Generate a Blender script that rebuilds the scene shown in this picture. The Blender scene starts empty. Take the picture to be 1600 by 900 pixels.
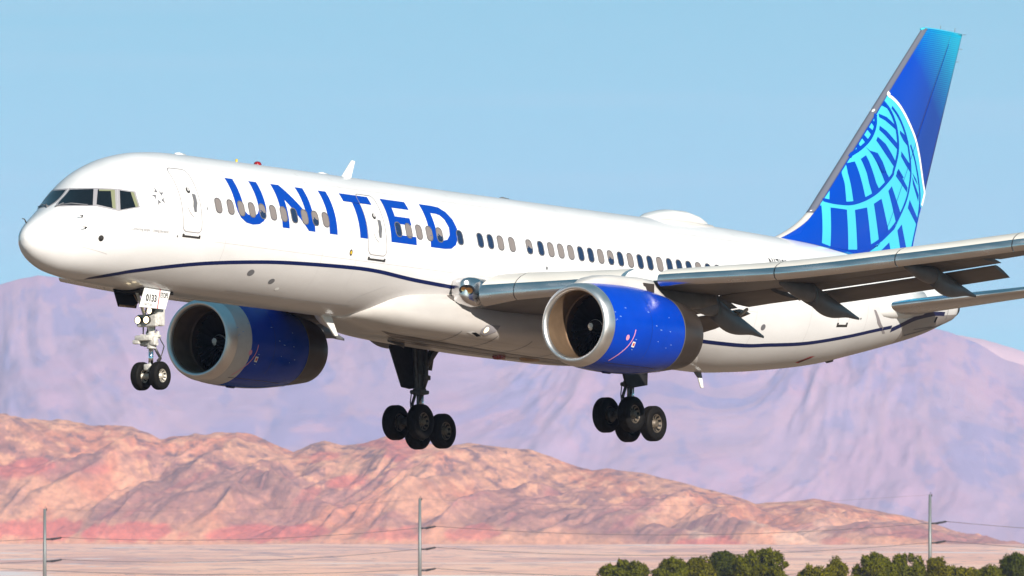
import bpy, bmesh, math, random
import numpy as np
from mathutils import Vector, Matrix
from mathutils.geometry import tessellate_polygon
R = math.radians
random.seed(7)
scene = bpy.context.scene
C = scene.collection
FP = 22915.0                                   # focal length in pixels of a 1600 px wide picture
CAMH = 6.0

# ---------------------------------------------------------------- camera
cam = bpy.data.objects.new('camera', bpy.data.cameras.new('camera'))
C.objects.link(cam)
cam.location = (0, 0, CAMH)
cam.rotation_euler = (R(90 + 1.075), 0, 0)
cam.data.sensor_width = 36
cam.data.lens = FP / 1600 * 36
cam.data.clip_start = 1
cam.data.clip_end = 90000
cam.data.dof.use_dof = True
cam.data.dof.focus_distance = 418
cam.data.dof.aperture_fstop = 12
scene.camera = cam

# ---------------------------------------------------------------- sky, sun, exposure
SUN_EL, SUN_AZ = R(25), R(26)                  # azimuth: from behind the camera towards the right
sdir = Vector((math.sin(SUN_AZ) * math.cos(SUN_EL), -math.cos(SUN_AZ) * math.cos(SUN_EL), math.sin(SUN_EL)))
w = bpy.data.worlds.new('World'); scene.world = w; w.use_nodes = True
nt = w.node_tree
bg = nt.nodes['Background']
sky = nt.nodes.new('ShaderNodeTexSky'); sky.sky_type = 'NISHITA'; sky.sun_disc = False
sky.sun_elevation = SUN_EL
sky.sun_rotation = math.atan2(sdir.x, sdir.y)
sky.altitude = 600; sky.air_density = 1.0; sky.dust_density = 0.3; sky.ozone_density = 1.3
tc = nt.nodes.new('ShaderNodeTexCoord')
mp = nt.nodes.new('ShaderNodeVectorMath'); mp.operation = 'MULTIPLY_ADD'; mp.inputs[1].default_value = (1, 1, 3.5); mp.inputs[2].default_value = (0, 0, 0.17)
nt.links.new(tc.outputs['Generated'], mp.inputs[0]); nt.links.new(mp.outputs[0], sky.inputs['Vector'])
tint = nt.nodes.new('ShaderNodeVectorMath'); tint.operation = 'MULTIPLY'; tint.inputs[1].default_value = (.73, 1.36, 1.05)
nt.links.new(sky.outputs[0], tint.inputs[0])
# faint high streaks of cirrus
cm = nt.nodes.new('ShaderNodeMapping'); cm.inputs['Scale'].default_value = (9, 9, 260); cm.inputs['Rotation'].default_value = (0, R(.4), 0); nt.links.new(tc.outputs['Generated'], cm.inputs[0])
cn = nt.nodes.new('ShaderNodeTexNoise'); cn.inputs['Scale'].default_value = 1; cn.inputs['Detail'].default_value = 5; nt.links.new(cm.outputs[0], cn.inputs['Vector'])
cr = nt.nodes.new('ShaderNodeMapRange'); cr.inputs[1].default_value = .52; cr.inputs[2].default_value = .78; cr.inputs[4].default_value = .16; nt.links.new(cn.outputs['Fac'], cr.inputs[0])
cx_ = nt.nodes.new('ShaderNodeMix'); cx_.data_type = 'RGBA'; cx_.inputs[7].default_value = (6.2, 6.0, 6.6, 1)
nt.links.new(cr.outputs[0], cx_.inputs[0]); nt.links.new(tint.outputs[0], cx_.inputs[6]); nt.links.new(cx_.outputs[2], bg.inputs['Color'])
bg.inputs['Strength'].default_value = 0.102
sl = bpy.data.lights.new('sun', 'SUN'); sl.energy = 4.8; sl.angle = R(0.5); sl.color = (1, 0.92, 0.83)
so = bpy.data.objects.new('sun', sl); C.objects.link(so)
so.rotation_euler = sdir.to_track_quat('Z', 'Y').to_euler()
vs = scene.view_settings
vs.view_transform = 'Standard'; vs.look = 'None'; vs.gamma = 1; vs.use_curve_mapping = False
vs.exposure = 0.55
scene.cycles.max_bounces = 8; scene.cycles.volume_bounces = 1
scene.cycles.use_denoising = True
scene.cycles.sample_clamp_indirect = 8

# ---------------------------------------------------------------- helpers
def tag(o, label=None, cat=None, group=None, kind=None):
    for k, v in (('label', label), ('category', cat), ('group', group), ('kind', kind)):
        if v: o[k] = v
    return o

def nodes(name):
    m = bpy.data.materials.new(name); m.use_nodes = True
    return m, m.node_tree, m.node_tree.nodes['Principled BSDF']

def mat(name, col, rough=.45, metal=0., coat=0., var=.0, scale=3., emit=None, es=0, stretch=(1, 1, 1), bump=0., rvar=0.):
    m, t, b = nodes(name)
    b.inputs['Base Color'].default_value = (*col, 1)
    b.inputs['Roughness'].default_value = rough
    b.inputs['Metallic'].default_value = metal
    if col[2] > 5 * (col[0] + .01) or max(col) < .03: b.inputs['Specular IOR Level'].default_value = .13
    b.inputs['Coat Weight'].default_value = coat
    b.inputs['Coat Roughness'].default_value = .08
    if emit:
        b.inputs['Emission Color'].default_value = (*emit, 1); b.inputs['Emission Strength'].default_value = es
    if var or bump or rvar:
        co = t.nodes.new('ShaderNodeTexCoord'); mpn = t.nodes.new('ShaderNodeMapping'); mpn.inputs['Scale'].default_value = stretch
        n = t.nodes.new('ShaderNodeTexNoise'); n.inputs['Scale'].default_value = scale; n.inputs['Detail'].default_value = 6
        t.links.new(co.outputs['Object'], mpn.inputs[0]); t.links.new(mpn.outputs[0], n.inputs['Vector'])
    if var:
        mr = t.nodes.new('ShaderNodeMapRange'); mr.inputs[1].default_value = .3; mr.inputs[2].default_value = .7
        mr.inputs[3].default_value = 1 - var; mr.inputs[4].default_value = 1 + var * .3
        mx = t.nodes.new('ShaderNodeMix'); mx.data_type = 'RGBA'; mx.blend_type = 'MULTIPLY'; mx.inputs[0].default_value = 1
        mx.inputs[6].default_value = (*col, 1)
        t.links.new(n.outputs['Fac'], mr.inputs[0]); t.links.new(mr.outputs[0], mx.inputs[7]); t.links.new(mx.outputs[2], b.inputs['Base Color'])
    if rvar:
        m2 = t.nodes.new('ShaderNodeMapRange'); m2.inputs[1].default_value = .3; m2.inputs[2].default_value = .7
        m2.inputs[3].default_value = max(rough - rvar, .03); m2.inputs[4].default_value = rough + rvar
        t.links.new(n.outputs['Fac'], m2.inputs[0]); t.links.new(m2.outputs[0], b.inputs['Roughness'])
    if bump:
        bp = t.nodes.new('ShaderNodeBump'); bp.inputs['Strength'].default_value = bump; bp.inputs['Distance'].default_value = .02
        t.links.new(n.outputs['Fac'], bp.inputs['Height']); t.links.new(bp.outputs[0], b.inputs['Normal'])
    return m

M = dict(
 white=mat('white_paint', (.80, .79, .77), .3, coat=.5, var=.05, scale=.9, stretch=(.35, 1, 1), bump=.05),
 fair=mat('fairing_paint', (.60, .57, .54), .35, coat=.3, var=.16, scale=1.6, stretch=(.3, 1, 1), bump=.08),
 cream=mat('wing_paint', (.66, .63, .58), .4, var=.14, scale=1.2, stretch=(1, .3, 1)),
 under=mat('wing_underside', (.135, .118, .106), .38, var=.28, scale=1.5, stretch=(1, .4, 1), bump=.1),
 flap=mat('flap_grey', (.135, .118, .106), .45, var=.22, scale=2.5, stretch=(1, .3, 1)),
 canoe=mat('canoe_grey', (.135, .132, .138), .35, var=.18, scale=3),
 silver=mat('polished_metal', (.70, .695, .70), .24, metal=1., var=.07, scale=2, stretch=(1, .2, 3), rvar=.05),
 lip=mat('inlet_metal', (.80, .79, .78), .42, metal=1., var=.05, scale=3, rvar=.04),
 duct=mat('duct_liner', (.40, .27, .17), .34, metal=.7, var=.2, scale=3),
 nacgrey=mat('nacelle_grey', (.56, .54, .54), .45, var=.08, scale=4),
 nozzle=mat('nozzle_metal', (.062, .048, .040), .40, metal=.35, var=.3, scale=2.5, stretch=(.6, 1, 1), rvar=.1),
 blue=mat('nacelle_blue', (.0001, .046, .44), .22, coat=.06, var=.10, scale=2),
 letter=mat('letter_blue', (.0002, .048, .35), .35, coat=.15),
 navy=mat('navy_paint', (.001, .009, .07), .3, coat=.3),
 dark=mat('dark_metal', (.022, .021, .022), .5, var=.4, scale=9),
 strut=mat('strut_grey', (.075, .072, .072), .45, metal=.3, var=.4, scale=8),
 well=mat('gear_well_black', (.010, .010, .011), .6),
 gearwhite=mat('gear_white', (.62, .60, .56), .4, var=.35, scale=14),
 chrome=mat('chrome', (.8, .85, .9), .1, metal=1.),
 rubber=mat('tyre_rubber', (.009, .008, .0075), .7, var=.25, scale=12, bump=.2),
 rim=mat('wheel_rim', (.15, .12, .09), .5, metal=.3, var=.5, scale=20),
 rimw=mat('nose_rim', (.62, .57, .48), .4, metal=.3, var=.3, scale=20),
 fan=mat('fan_blade', (.05, .045, .04), .3, metal=.9),
 black=mat('black', (.008, .008, .008), .4),
 spin=mat('spinner_black', (.012, .012, .013), .25, coat=.4),
 nmark=mat('nacelle_stencil', (.22, .36, .66), .4),
 wmark=mat('white_mark', (.8, .8, .78), .4),
 glass=mat('cockpit_glass', (.006, .008, .011), .06, coat=1.),
 pane_dark=mat('window_glass_dark', (.012, .025, .07), .12, coat=1.),
 pane_blind=mat('window_blind', (.23, .195, .18), .35, coat=.5),
 wframe=mat('window_frame_metal', (.13, .125, .13), .4),
 seal=mat('window_seal_grey', (.30, .29, .31), .5),
 line=mat('panel_seam', (.26, .235, .245), .5),
 linef=mat('faint_seam', (.50, .48, .48), .5),
 grey=mat('grey_marking', (.14, .14, .15), .5),
 sill=mat('scuff_plate', (.07, .065, .06), .45, metal=.5, var=.3, scale=15),
 red=mat('red_paint', (.55, .01, .015), .4),
 beacon=mat('red_beacon_glass', (.25, .005, .008), .1, coat=1.),
 yellow=mat('yellow_paint', (.7, .45, .02), .4),
 pink=mat('pink_mark', (.75, .30, .42), .5),
 cyan=mat('fin_cyan', (.06, .50, .68), .3, coat=.3),
 finblue=mat('fin_blue', (.0002, .050, .40), .3, coat=.25),
 grey2=mat('fin_edge_metal', (.17, .18, .23), .35, metal=.3),
 lampglow=mat('lamp_lens', (.9, .8, .6), .2, emit=(1, .80, .48), es=3.0),
 lampglow2=mat('belly_lamp_lens', (.9, .8, .6), .2, emit=(1, .85, .55), es=.8),
 lampdim=mat('landing_lamp_reflector', (.75, .45, .2), .15, metal=1.),
 blind=mat('cockpit_blind', (.20, .21, .12), .6),
 keel=mat('keel_shade_brown', (.17, .14, .125), .4, coat=.3, var=.3, scale=3),
)

def obj(name, bm_or_me, m, parent=None, smooth=True, label=None):
    if isinstance(bm_or_me, bmesh.types.BMesh):
        me = bpy.data.meshes.new(name); bm_or_me.to_mesh(me); bm_or_me.free()
    else: me = bm_or_me
    for k in (m if isinstance(m, (list, tuple)) else [m]): me.materials.append(M[k] if isinstance(k, str) else k)
    if smooth:
        me.polygons.foreach_set('use_smooth', [True] * len(me.polygons))
    o = bpy.data.objects.new(name, me); C.objects.link(o)
    if parent: o.parent = parent
    if label: o['label'] = label
    return o

def smooth_by_angle(o, deg=35):
    me = o.data
    bm = bmesh.new(); bm.from_mesh(me)
    for e in bm.edges:
        if len(e.link_faces) == 2 and e.calc_face_angle(0) > R(deg): e.smooth = False
    bm.to_mesh(me); bm.free()
    return o

def grid(bm, rows, close=False, mi=None, cap=False):
    """rows: list of lists of points, quads between"""
    V = [[bm.verts.new(p) for p in r] for r in rows]
    n = len(rows[0])
    for i in range(len(V) - 1):
        for j in range(n if close else n - 1):
            k = (j + 1) % n
            try:
                f = bm.faces.new((V[i][j], V[i][k], V[i + 1][k], V[i + 1][j]))
                if mi: f.material_index = mi(i, j)
            except ValueError: pass
    if cap:
        for r in (V[0], V[-1]):
            try: bm.faces.new(r)
            except ValueError: pass
    return V

def fin_bm(bm):
    bmesh.ops.remove_doubles(bm, verts=bm.verts, dist=1e-5)
    bmesh.ops.recalc_face_normals(bm, faces=bm.faces)
    return bm

def loft(st, n=20, p=2., yc=0., bm=None):
    """body along x: stations (x, ztop, zbot, halfwidth[, yc])"""
    own = bm is None
    if own: bm = bmesh.new()
    rows = []
    for s in st:
        x, zt, zb, hw = s[:4]; y0 = s[4] if len(s) > 4 else yc
        zc, hz = (zt + zb) / 2, (zt - zb) / 2
        r = []
        for k in range(n):
            a = 2 * math.pi * k / n; c, q = math.cos(a), math.sin(a)
            r.append((x, y0 + hw * math.copysign(abs(c) ** (2 / p), c), zc + hz * math.copysign(abs(q) ** (2 / p), q)))
        rows.append(r)
    grid(bm, rows, close=True, cap=True)
    return bm if not own else fin_bm(bm)

def tube(bm, pts, r, n=10, r2=None):
    pts = [Vector(p) for p in pts]
    rows = []
    for i, p in enumerate(pts):
        d = (pts[min(i + 1, len(pts) - 1)] - pts[max(i - 1, 0)]).normalized()
        u = d.orthogonal().normalized()
        if i: u = (rows_u - d * rows_u.dot(d)).normalized()
        rows_u = u; v = d.cross(u)
        rr = r if r2 is None else r + (r2 - r) * i / (len(pts) - 1)
        rows.append([p + (u * math.cos(2 * math.pi * k / n) + v * math.sin(2 * math.pi * k / n)) * rr for k in range(n)])
    grid(bm, rows, close=True, cap=True)

def box(bm, c, s, rot=None, bev=0.):
    t = bmesh.new(); bmesh.ops.create_cube(t, size=1)
    for v in t.verts: v.co = Vector((v.co.x * s[0], v.co.y * s[1], v.co.z * s[2]))
    if bev: bmesh.ops.bevel(t, geom=t.edges[:], offset=bev, segments=2, affect='EDGES', profile=.5)
    mtx = Matrix.Translation(c) @ (rot.to_4x4() if rot else Matrix())
    me = bpy.data.meshes.new('tmp'); t.to_mesh(me); t.free(); me.transform(mtx); bm.from_mesh(me); bpy.data.meshes.remove(me)

def prism(bm, poly, axis, a, b, bev=0.):
    """poly in the two other axes (ordered), extruded between a and b"""
    def P(q, t):
        l = [q[0], q[1]]; l.insert(axis, t); return l
    t = bmesh.new()
    f0 = t.faces.new([t.verts.new(P(q, a)) for q in poly])
    r = bmesh.ops.extrude_face_region(t, geom=[f0])
    for v in r['geom']:
        if isinstance(v, bmesh.types.BMVert): v.co[axis] = b
    bmesh.ops.recalc_face_normals(t, faces=t.faces)
    if bev: bmesh.ops.bevel(t, geom=t.edges[:], offset=bev, segments=2, affect='EDGES', profile=.5)
    me = bpy.data.meshes.new('tmp'); t.to_mesh(me); t.free(); bm.from_mesh(me); bpy.data.meshes.remove(me)

def revolve(bm, prof, centre, axis='x', n=48, mi=None, a0=0, a1=2 * math.pi):
    """prof: list of (t along the axis, radius)"""
    cx, cy, cz = centre; rows = []
    full = abs(a1 - a0 - 2 * math.pi) < 1e-6
    for t, r in prof:
        row = []
        for k in range(n if full else n + 1):
            a = a0 + (a1 - a0) * k / n; c, s = r * math.cos(a), r * math.sin(a)
            row.append((cx + t, cy + c, cz + s) if axis == 'x' else (cx + c, cy + t, cz + s))
        rows.append(row)
    grid(bm, rows, close=full, mi=mi)

def cut(bm, step, lo, hi, axes=(0, 1)):
    for ax in axes:
        no = [0, 0, 0]; no[ax] = 1; x = math.floor(lo[ax] / step) * step + step * .37
        while x < hi[ax]:
            co = [0, 0, 0]; co[ax] = x
            bmesh.ops.bisect_plane(bm, geom=bm.verts[:] + bm.edges[:] + bm.faces[:], plane_co=co, plane_no=no); x += step

def flat_bm(polys):
    """polys: list of [outer, hole, ...] in 2-D"""
    bm = bmesh.new()
    for rings in polys:
        tri = tessellate_polygon([[Vector((p[0], p[1], 0)) for p in r] for r in rings])
        pts = [p for r in rings for p in r]
        vs_ = [bm.verts.new((p[0], p[1], 0)) for p in pts]
        for t in tri:
            try: bm.faces.new([vs_[i] for i in t])
            except ValueError: pass
    return bm

def decal(name, polys, fn, m, parent, step=.15, bm=None, label=None):
    bm = bm or flat_bm(polys)
    xs = [v.co.x for v in bm.verts]; ys = [v.co.y for v in bm.verts]
    if step: cut(bm, step, (min(xs), min(ys)), (max(xs), max(ys)))
    for v in bm.verts: v.co = fn(v.co.x, v.co.y)
    return obj(name, bm, m, parent, label=label)

def stroke(pts, wd, closed=False):
    """a 2-D band along pts as quads"""
    P = [Vector(p) for p in pts]; n = len(P); L, Q = [], []
    ws = wd if isinstance(wd, (list, tuple)) else [wd] * n
    for i in range(n):
        a = P[(i - 1) % n] if (closed or i) else P[i]; b = P[(i + 1) % n] if (closed or i < n - 1) else P[i]
        d = (b - a).normalized(); nn = Vector((-d.y, d.x)) * ws[i] / 2
        L.append(P[i] + nn); Q.append(P[i] - nn)
    out = []
    for i in range(n if closed else n - 1):
        j = (i + 1) % n; out.append([[L[i], L[j], Q[j], Q[i]]])
    return out

def densify(pts, closed=False, k=6):
    """Catmull-Rom through pts"""
    P = [Vector(p) for p in pts]; n = len(P); out = []
    for i in range(n if closed else n - 1):
        p0 = P[(i - 1) % n] if (closed or i) else P[i]; p1 = P[i]; p2 = P[(i + 1) % n]
        p3 = P[(i + 2) % n] if (closed or i < n - 2) else p2
        for q in range(k):
            t = q / k
            out.append(.5 * ((2 * p1) + (p2 - p0) * t + (2 * p0 - 5 * p1 + 4 * p2 - p3) * t * t + (3 * p1 - p0 - 3 * p2 + p3) * t ** 3))
    if not closed: out.append(P[-1])
    return out

def rrect(cx, cz, w_, h_, r, n=5):
    o = []
    for sx, sz, a0 in ((1, 1, 0), (-1, 1, 90), (-1, -1, 180), (1, -1, 270)):
        for k in range(n + 1):
            a = R(a0 + 90 * k / n); o.append((cx + sx * (w_ / 2 - r) + r * math.cos(a), cz + sz * (h_ / 2 - r) + r * math.sin(a)))
    return o

def text_bm(s, size, x, z, shear=0., sx=1., mirror=False, bold=.0):
    cu = bpy.data.curves.new('t', 'FONT'); cu.body = s; cu.size = size; cu.shear = shear; cu.offset = bold
    cu.resolution_u = 3
    o = bpy.data.objects.new('t', cu); C.objects.link(o)
    bpy.context.view_layer.update()
    me = bpy.data.meshes.new_from_object(o.evaluated_get(bpy.context.evaluated_depsgraph_get()))
    bpy.data.objects.remove(o)
    bm = bmesh.new(); bm.from_mesh(me); bpy.data.meshes.remove(me)
    bmesh.ops.triangulate(bm, faces=bm.faces)
    for v in bm.verts: v.co = Vector((x + v.co.x * sx, z + v.co.y, 0))
    return bm

# ================================================================ AIRLINER
# aircraft frame: x aft from the nose, y to starboard, z up; metres
plane = bpy.data.objects.new('airliner', None); C.objects.link(plane)
rot = Matrix(((0.5653109, -0.82478368, 0.01246895), (0.82287516, 0.56492664, 0.06110944), (-0.05744611, -0.02428544, 0.99805319)))
plane.matrix_world = Matrix.Translation((-13.33437975, 401.10994659, 9.65553911 + CAMH)) @ rot.to_4x4()
tag(plane, 'white passenger jet with blue lettering and blue engines, wheels down in the air', 'airliner')

T=np.array([
[0.00,-0.78,-0.78,0.00,-0.78],
[0.03,-0.63,-0.95,0.15,-0.78],
[0.15,-0.47,-1.12,0.30,-0.77],
[0.45,-0.25,-1.33,0.53,-0.74],
[0.9, 0.01,-1.51,0.79,-0.68],
[1.4, 0.28,-1.63,1.04,-0.58],
[1.8, 0.55,-1.68,1.20,-0.52],
[2.2, 0.90,-1.72,1.34,-0.44],
[2.7, 1.28,-1.76,1.48,-0.35],
[3.3, 1.57,-1.79,1.61,-0.25],
[4.0, 1.80,-1.82,1.72,-0.14],
[5.0, 1.99,-1.84,1.82,-0.04],
[6.2, 2.08,-1.86,1.87,0.0],
[7.5, 2.10,-1.87,1.88,0.0],
[14., 2.11,-1.88,1.88,0.0],
[22., 2.11,-2.00,1.88,0.0],
[28., 2.12,-2.18,1.88,0.0],
[33., 2.14,-2.18,1.87,0.0],
[35., 2.12,-2.05,1.83,0.03],
[37., 2.08,-1.84,1.76,0.1],
[39., 2.02,-1.57,1.62,0.2],
[41., 1.93,-1.17,1.40,0.32],
[43., 1.78,-.74,1.13,0.48],
[45., 1.52,-.26,.78,0.65],
[46.2,1.22,.12,.47,0.70],
[46.7,1.12,.28,.34,0.68],
[46.9,.98,.38,.24,0.66],
])
def pch(xs, ys):
    h = np.diff(xs); dl = np.diff(ys) / h; m = np.zeros(len(xs))
    for i in range(1, len(xs) - 1):
        if dl[i - 1] * dl[i] > 0:
            w1 = 2 * h[i] + h[i - 1]; w2 = h[i] + 2 * h[i - 1]; m[i] = (w1 + w2) / (w1 / dl[i - 1] + w2 / dl[i])
    m[0] = dl[0]; m[-1] = dl[-1]
    def f(x):
        x = min(max(x, xs[0]), xs[-1]); i = int(min(max(np.searchsorted(xs, x, side='right') - 1, 0), len(xs) - 2)); t = (x - xs[i]) / h[i]
        return float((1 + 2 * t) * (1 - t) ** 2 * ys[i] + t * (1 - t) ** 2 * h[i] * m[i] + t * t * (3 - 2 * t) * ys[i + 1] + t * t * (t - 1) * h[i] * m[i + 1])
    return f
FT, FB, FW, FM = [pch(T[:, 0], T[:, i]) for i in (1, 2, 3, 4)]

def sec(x, a):
    """a in radians: 0 = port side, 90 deg = crown, 180 deg = starboard"""
    zt, zb, w_, zm = FT(x), FB(x), FW(x), FM(x)
    c, s = math.cos(a), math.sin(a)
    return Vector((x, -w_ * c, zm + (zt - zm) * s if s >= 0 else zm + (zm - zb) * s))

def onbody(x, adeg, off=.0):
    a = R(adeg); p = sec(x, a); e = .01
    n = (sec(x, a + e) - sec(x, a - e)).cross(sec(x + e, a) - sec(x - e, a)).normalized()
    q = p - Vector((x, 0, FM(x)))
    if n.dot(q) < 0: n = -n
    return p + n * off

def side_angle(x, z):
    zt, zb, zm = FT(x), FB(x), FM(x)
    s = (z - zm) / (zt - zm) if z >= zm else (z - zm) / (zm - zb)
    return math.degrees(math.asin(min(max(s, -1), 1)))

def side(off): return lambda x, z: onbody(x, side_angle(x, z), off)
def wrap(off): return lambda x, a: onbody(x, a * 10, off)      # (x, angle/10)

# --- fuselage skin: white above, light grey below the cheat line, darker tail cone
def skin_material():
    m, t, b = nodes('fuselage_paint')
    N, Lk = t.nodes, t.links
    co = N.new('ShaderNodeTexCoord'); sp = N.new('ShaderNodeSeparateXYZ'); Lk.new(co.outputs['Object'], sp.inputs[0])
    mr = N.new('ShaderNodeMapRange'); mr.inputs[2].default_value = 47; Lk.new(sp.outputs['X'], mr.inputs[0])
    cur = N.new('ShaderNodeFloatCurve'); Lk.new(mr.outputs[0], cur.inputs['Value'])
    c = cur.mapping.curves[0]
    pts = [(0, -2.6), (2.4, -1.72), (3.65, -1.43), (5.03, -1.21), (6.45, -1.03), (8.28, -.87), (10.04, -.76), (12.7, -.67), (14.3, -.67), (16.2, -.78), (18.2, -.85), (27, -1.4), (33, -1.43), (36.84, -1.12), (39.07, -.77), (41.8, -.29), (43.5, .12), (47, .5)]
    cur.mapping.use_clip = False
    for i, (x, z) in enumerate(pts):
        X, Y = x / 47, (z + 3) / 6
        if i == 0: c.points[0].location = (X, Y)
        elif i == 1: c.points[1].location = (X, Y)
        else: c.points.new(X, Y)
    for p in c.points: p.handle_type = 'AUTO_CLAMPED'
    cur.mapping.update()
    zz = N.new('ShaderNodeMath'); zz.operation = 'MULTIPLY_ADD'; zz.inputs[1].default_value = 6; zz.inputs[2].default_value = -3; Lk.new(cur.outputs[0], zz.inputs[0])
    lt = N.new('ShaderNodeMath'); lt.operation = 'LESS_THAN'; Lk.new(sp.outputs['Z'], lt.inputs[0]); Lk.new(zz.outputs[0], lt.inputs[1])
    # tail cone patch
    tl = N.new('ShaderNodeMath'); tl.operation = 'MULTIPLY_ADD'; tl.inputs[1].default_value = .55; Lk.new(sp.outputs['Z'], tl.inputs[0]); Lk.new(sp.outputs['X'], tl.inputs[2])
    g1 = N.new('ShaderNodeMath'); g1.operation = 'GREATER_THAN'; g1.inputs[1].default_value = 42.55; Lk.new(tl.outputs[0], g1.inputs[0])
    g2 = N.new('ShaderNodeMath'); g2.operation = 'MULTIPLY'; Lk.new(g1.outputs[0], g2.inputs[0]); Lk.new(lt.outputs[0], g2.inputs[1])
    no = N.new('ShaderNodeTexNoise'); no.inputs['Scale'].default_value = 1.1; no.inputs['Detail'].default_value = 8
    mp_ = N.new('ShaderNodeMapping'); mp_.inputs['Scale'].default_value = (.35, 1, 1); Lk.new(co.outputs['Object'], mp_.inputs[0]); Lk.new(mp_.outputs[0], no.inputs['Vector'])
    rr = N.new('ShaderNodeMapRange'); rr.inputs[1].default_value = .35; rr.inputs[2].default_value = .65; rr.inputs[3].default_value = .9; rr.inputs[4].default_value = 1.02; Lk.new(no.outputs['Fac'], rr.inputs[0])
    def mixc(f, a, b_):
        x = N.new('ShaderNodeMix'); x.data_type = 'RGBA'
        if f is not None: Lk.new(f, x.inputs[0])
        for s, v in ((6, a), (7, b_)):
            if isinstance(v, tuple): x.inputs[s].default_value = (*v, 1)
            else: Lk.new(v, x.inputs[s])
        return x
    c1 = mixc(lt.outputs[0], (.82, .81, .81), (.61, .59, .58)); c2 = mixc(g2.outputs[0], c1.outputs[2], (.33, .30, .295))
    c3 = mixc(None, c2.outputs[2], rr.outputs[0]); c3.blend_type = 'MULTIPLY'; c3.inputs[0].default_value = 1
    Lk.new(c3.outputs[2], b.inputs['Base Color'])
    b.inputs['Roughness'].default_value = .3; b.inputs['Coat Weight'].default_value = .5; b.inputs['Coat Roughness'].default_value = .1
    n2 = N.new('ShaderNodeTexNoise'); n2.inputs['Scale'].default_value = 2.2; n2.inputs['Detail'].default_value = 3; Lk.new(co.outputs['Object'], n2.inputs['Vector'])
    bp = N.new('ShaderNodeBump'); bp.inputs['Strength'].default_value = .12; bp.inputs['Distance'].default_value = .02; Lk.new(n2.outputs['Fac'], bp.inputs['Height']); Lk.new(bp.outputs[0], b.inputs['Normal'])
    return m
SKIN = skin_material()

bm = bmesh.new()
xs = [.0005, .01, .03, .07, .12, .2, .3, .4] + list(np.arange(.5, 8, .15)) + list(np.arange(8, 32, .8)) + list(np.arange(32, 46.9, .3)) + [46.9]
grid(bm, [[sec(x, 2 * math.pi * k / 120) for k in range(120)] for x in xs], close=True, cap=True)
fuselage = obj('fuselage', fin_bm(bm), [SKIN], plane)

# APU exhaust ring at the very tail
bm = bmesh.new(); revolve(bm, [(0, .17), (.08, .25), (.10, .22), (.02, .14), (-.1, .1)], (46.88, 0, .67), 'x', 24)
obj('exhaust_outlet', fin_bm(bm), 'dark', plane)

# --- wing-to-body fairing (belly)
st = []
for x, zt, zb, hw in ((14.7, -1.35, -1.89, .5), (15.3, -1.1, -2.0, 1.1), (16, -.95, -2.16, 1.5), (16.9, -.9, -2.28, 1.75), (18.2, -.85, -2.34, 1.9), (20, -.9, -2.38, 1.98), (23, -.9, -2.43, 2.02), (26, -.9, -2.43, 1.98), (28, -.9, -2.36, 1.85), (29.6, -1, -2.27, 1.6), (31.5, -1.2, -2.18, 1.1), (32.5, -1.5, -2.13, .6)):
    st.append((x, zt, zb, hw))
F_ = [pch(np.array([s[0] for s in st]), np.array([s[i] for s in st])) for i in (1, 2, 3)]
sx_ = list(np.arange(14.7, 32.5, .3)) + [32.5]
st = [(x, F_[0](x), F_[1](x), F_[2](x)) for x in sx_]
obj('belly_fairing', loft(st, n=72, p=2.7), 'fair', plane)
def belly(off):
    def f(x, a):        # a: angle/10 below the horizontal on the port side, superellipse p=2.7
        an = R(a * 10); zt, zb, hw = F_[0](x), F_[1](x), F_[2](x)
        c, s = math.cos(an), math.sin(an)
        return Vector((x, -(hw + off) * math.copysign(abs(c) ** (2 / 2.7), c), (zt + zb) / 2 + ((zt - zb) / 2 + off) * math.copysign(abs(s) ** (2 / 2.7), s)))
    return f
# belly seams
P_ = []
for a in (-4.5, -6.6, -8.2): P_ += stroke([(x, a) for x in np.arange(19, 30, .5)], .02)
for x in (18.6, 20.3, 22.0, 23.8, 25.6, 27.4): P_ += stroke([(x, -3.0), (x, -9)], .03)
decal('belly_seam', P_, belly(.006), 'grey', plane, step=.4)

# dark reflection and shade of the underside, painted as strips along the keel
decal('keel_shade', [[[(16.2, -7.4), (17.5, -6.9), (20, -7.2), (23, -7.5), (26.5, -7.7), (28, -8.1), (26, -8.5), (20, -8.3), (17, -8.2)]]], belly(.010), 'keel', plane, step=.3)
decal('keel_shade', [[[(17.0, -8.5), (20, -8.6), (26, -8.75), (27, -9.2), (17.5, -9.1)]]], belly(.010), 'keel', plane, step=.3)
# --- cheat line
pts = [(2.45, -1.70), (3.1, -1.55), (3.65, -1.43), (5.03, -1.21), (6.45, -1.03), (8.28, -.865), (10.04, -.755), (12.7, -.672), (14.3, -.672), (16.2, -.78), (18.35, -.85)]
dp = densify(pts, k=8); wd = [min(.045 + .012 * i, .10) for i in range(len(dp))]
decal('cheat_line', stroke(dp, wd), side(.006), 'navy', plane, step=.25)
aft = densify([(26, -1.4), (29, -1.44), (33.07, -1.43), (34.82, -1.31), (36.84, -1.12), (39.07, -.77), (40.72, -.47), (41.85, -.275)], k=6)
decal('cheat_line', stroke(aft, .10), side(.006), 'navy', plane, step=.25)
P_ = stroke(densify([(41.9, -.36), (42.4, -.20), (42.89, -.04), (43.56, .14), (44.69, .33), (45.6, .40)], k=5), [.14] * 20 + [.12] * 6)
decal('cheat_line', P_, side(.006), 'navy', plane, step=.25)

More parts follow.
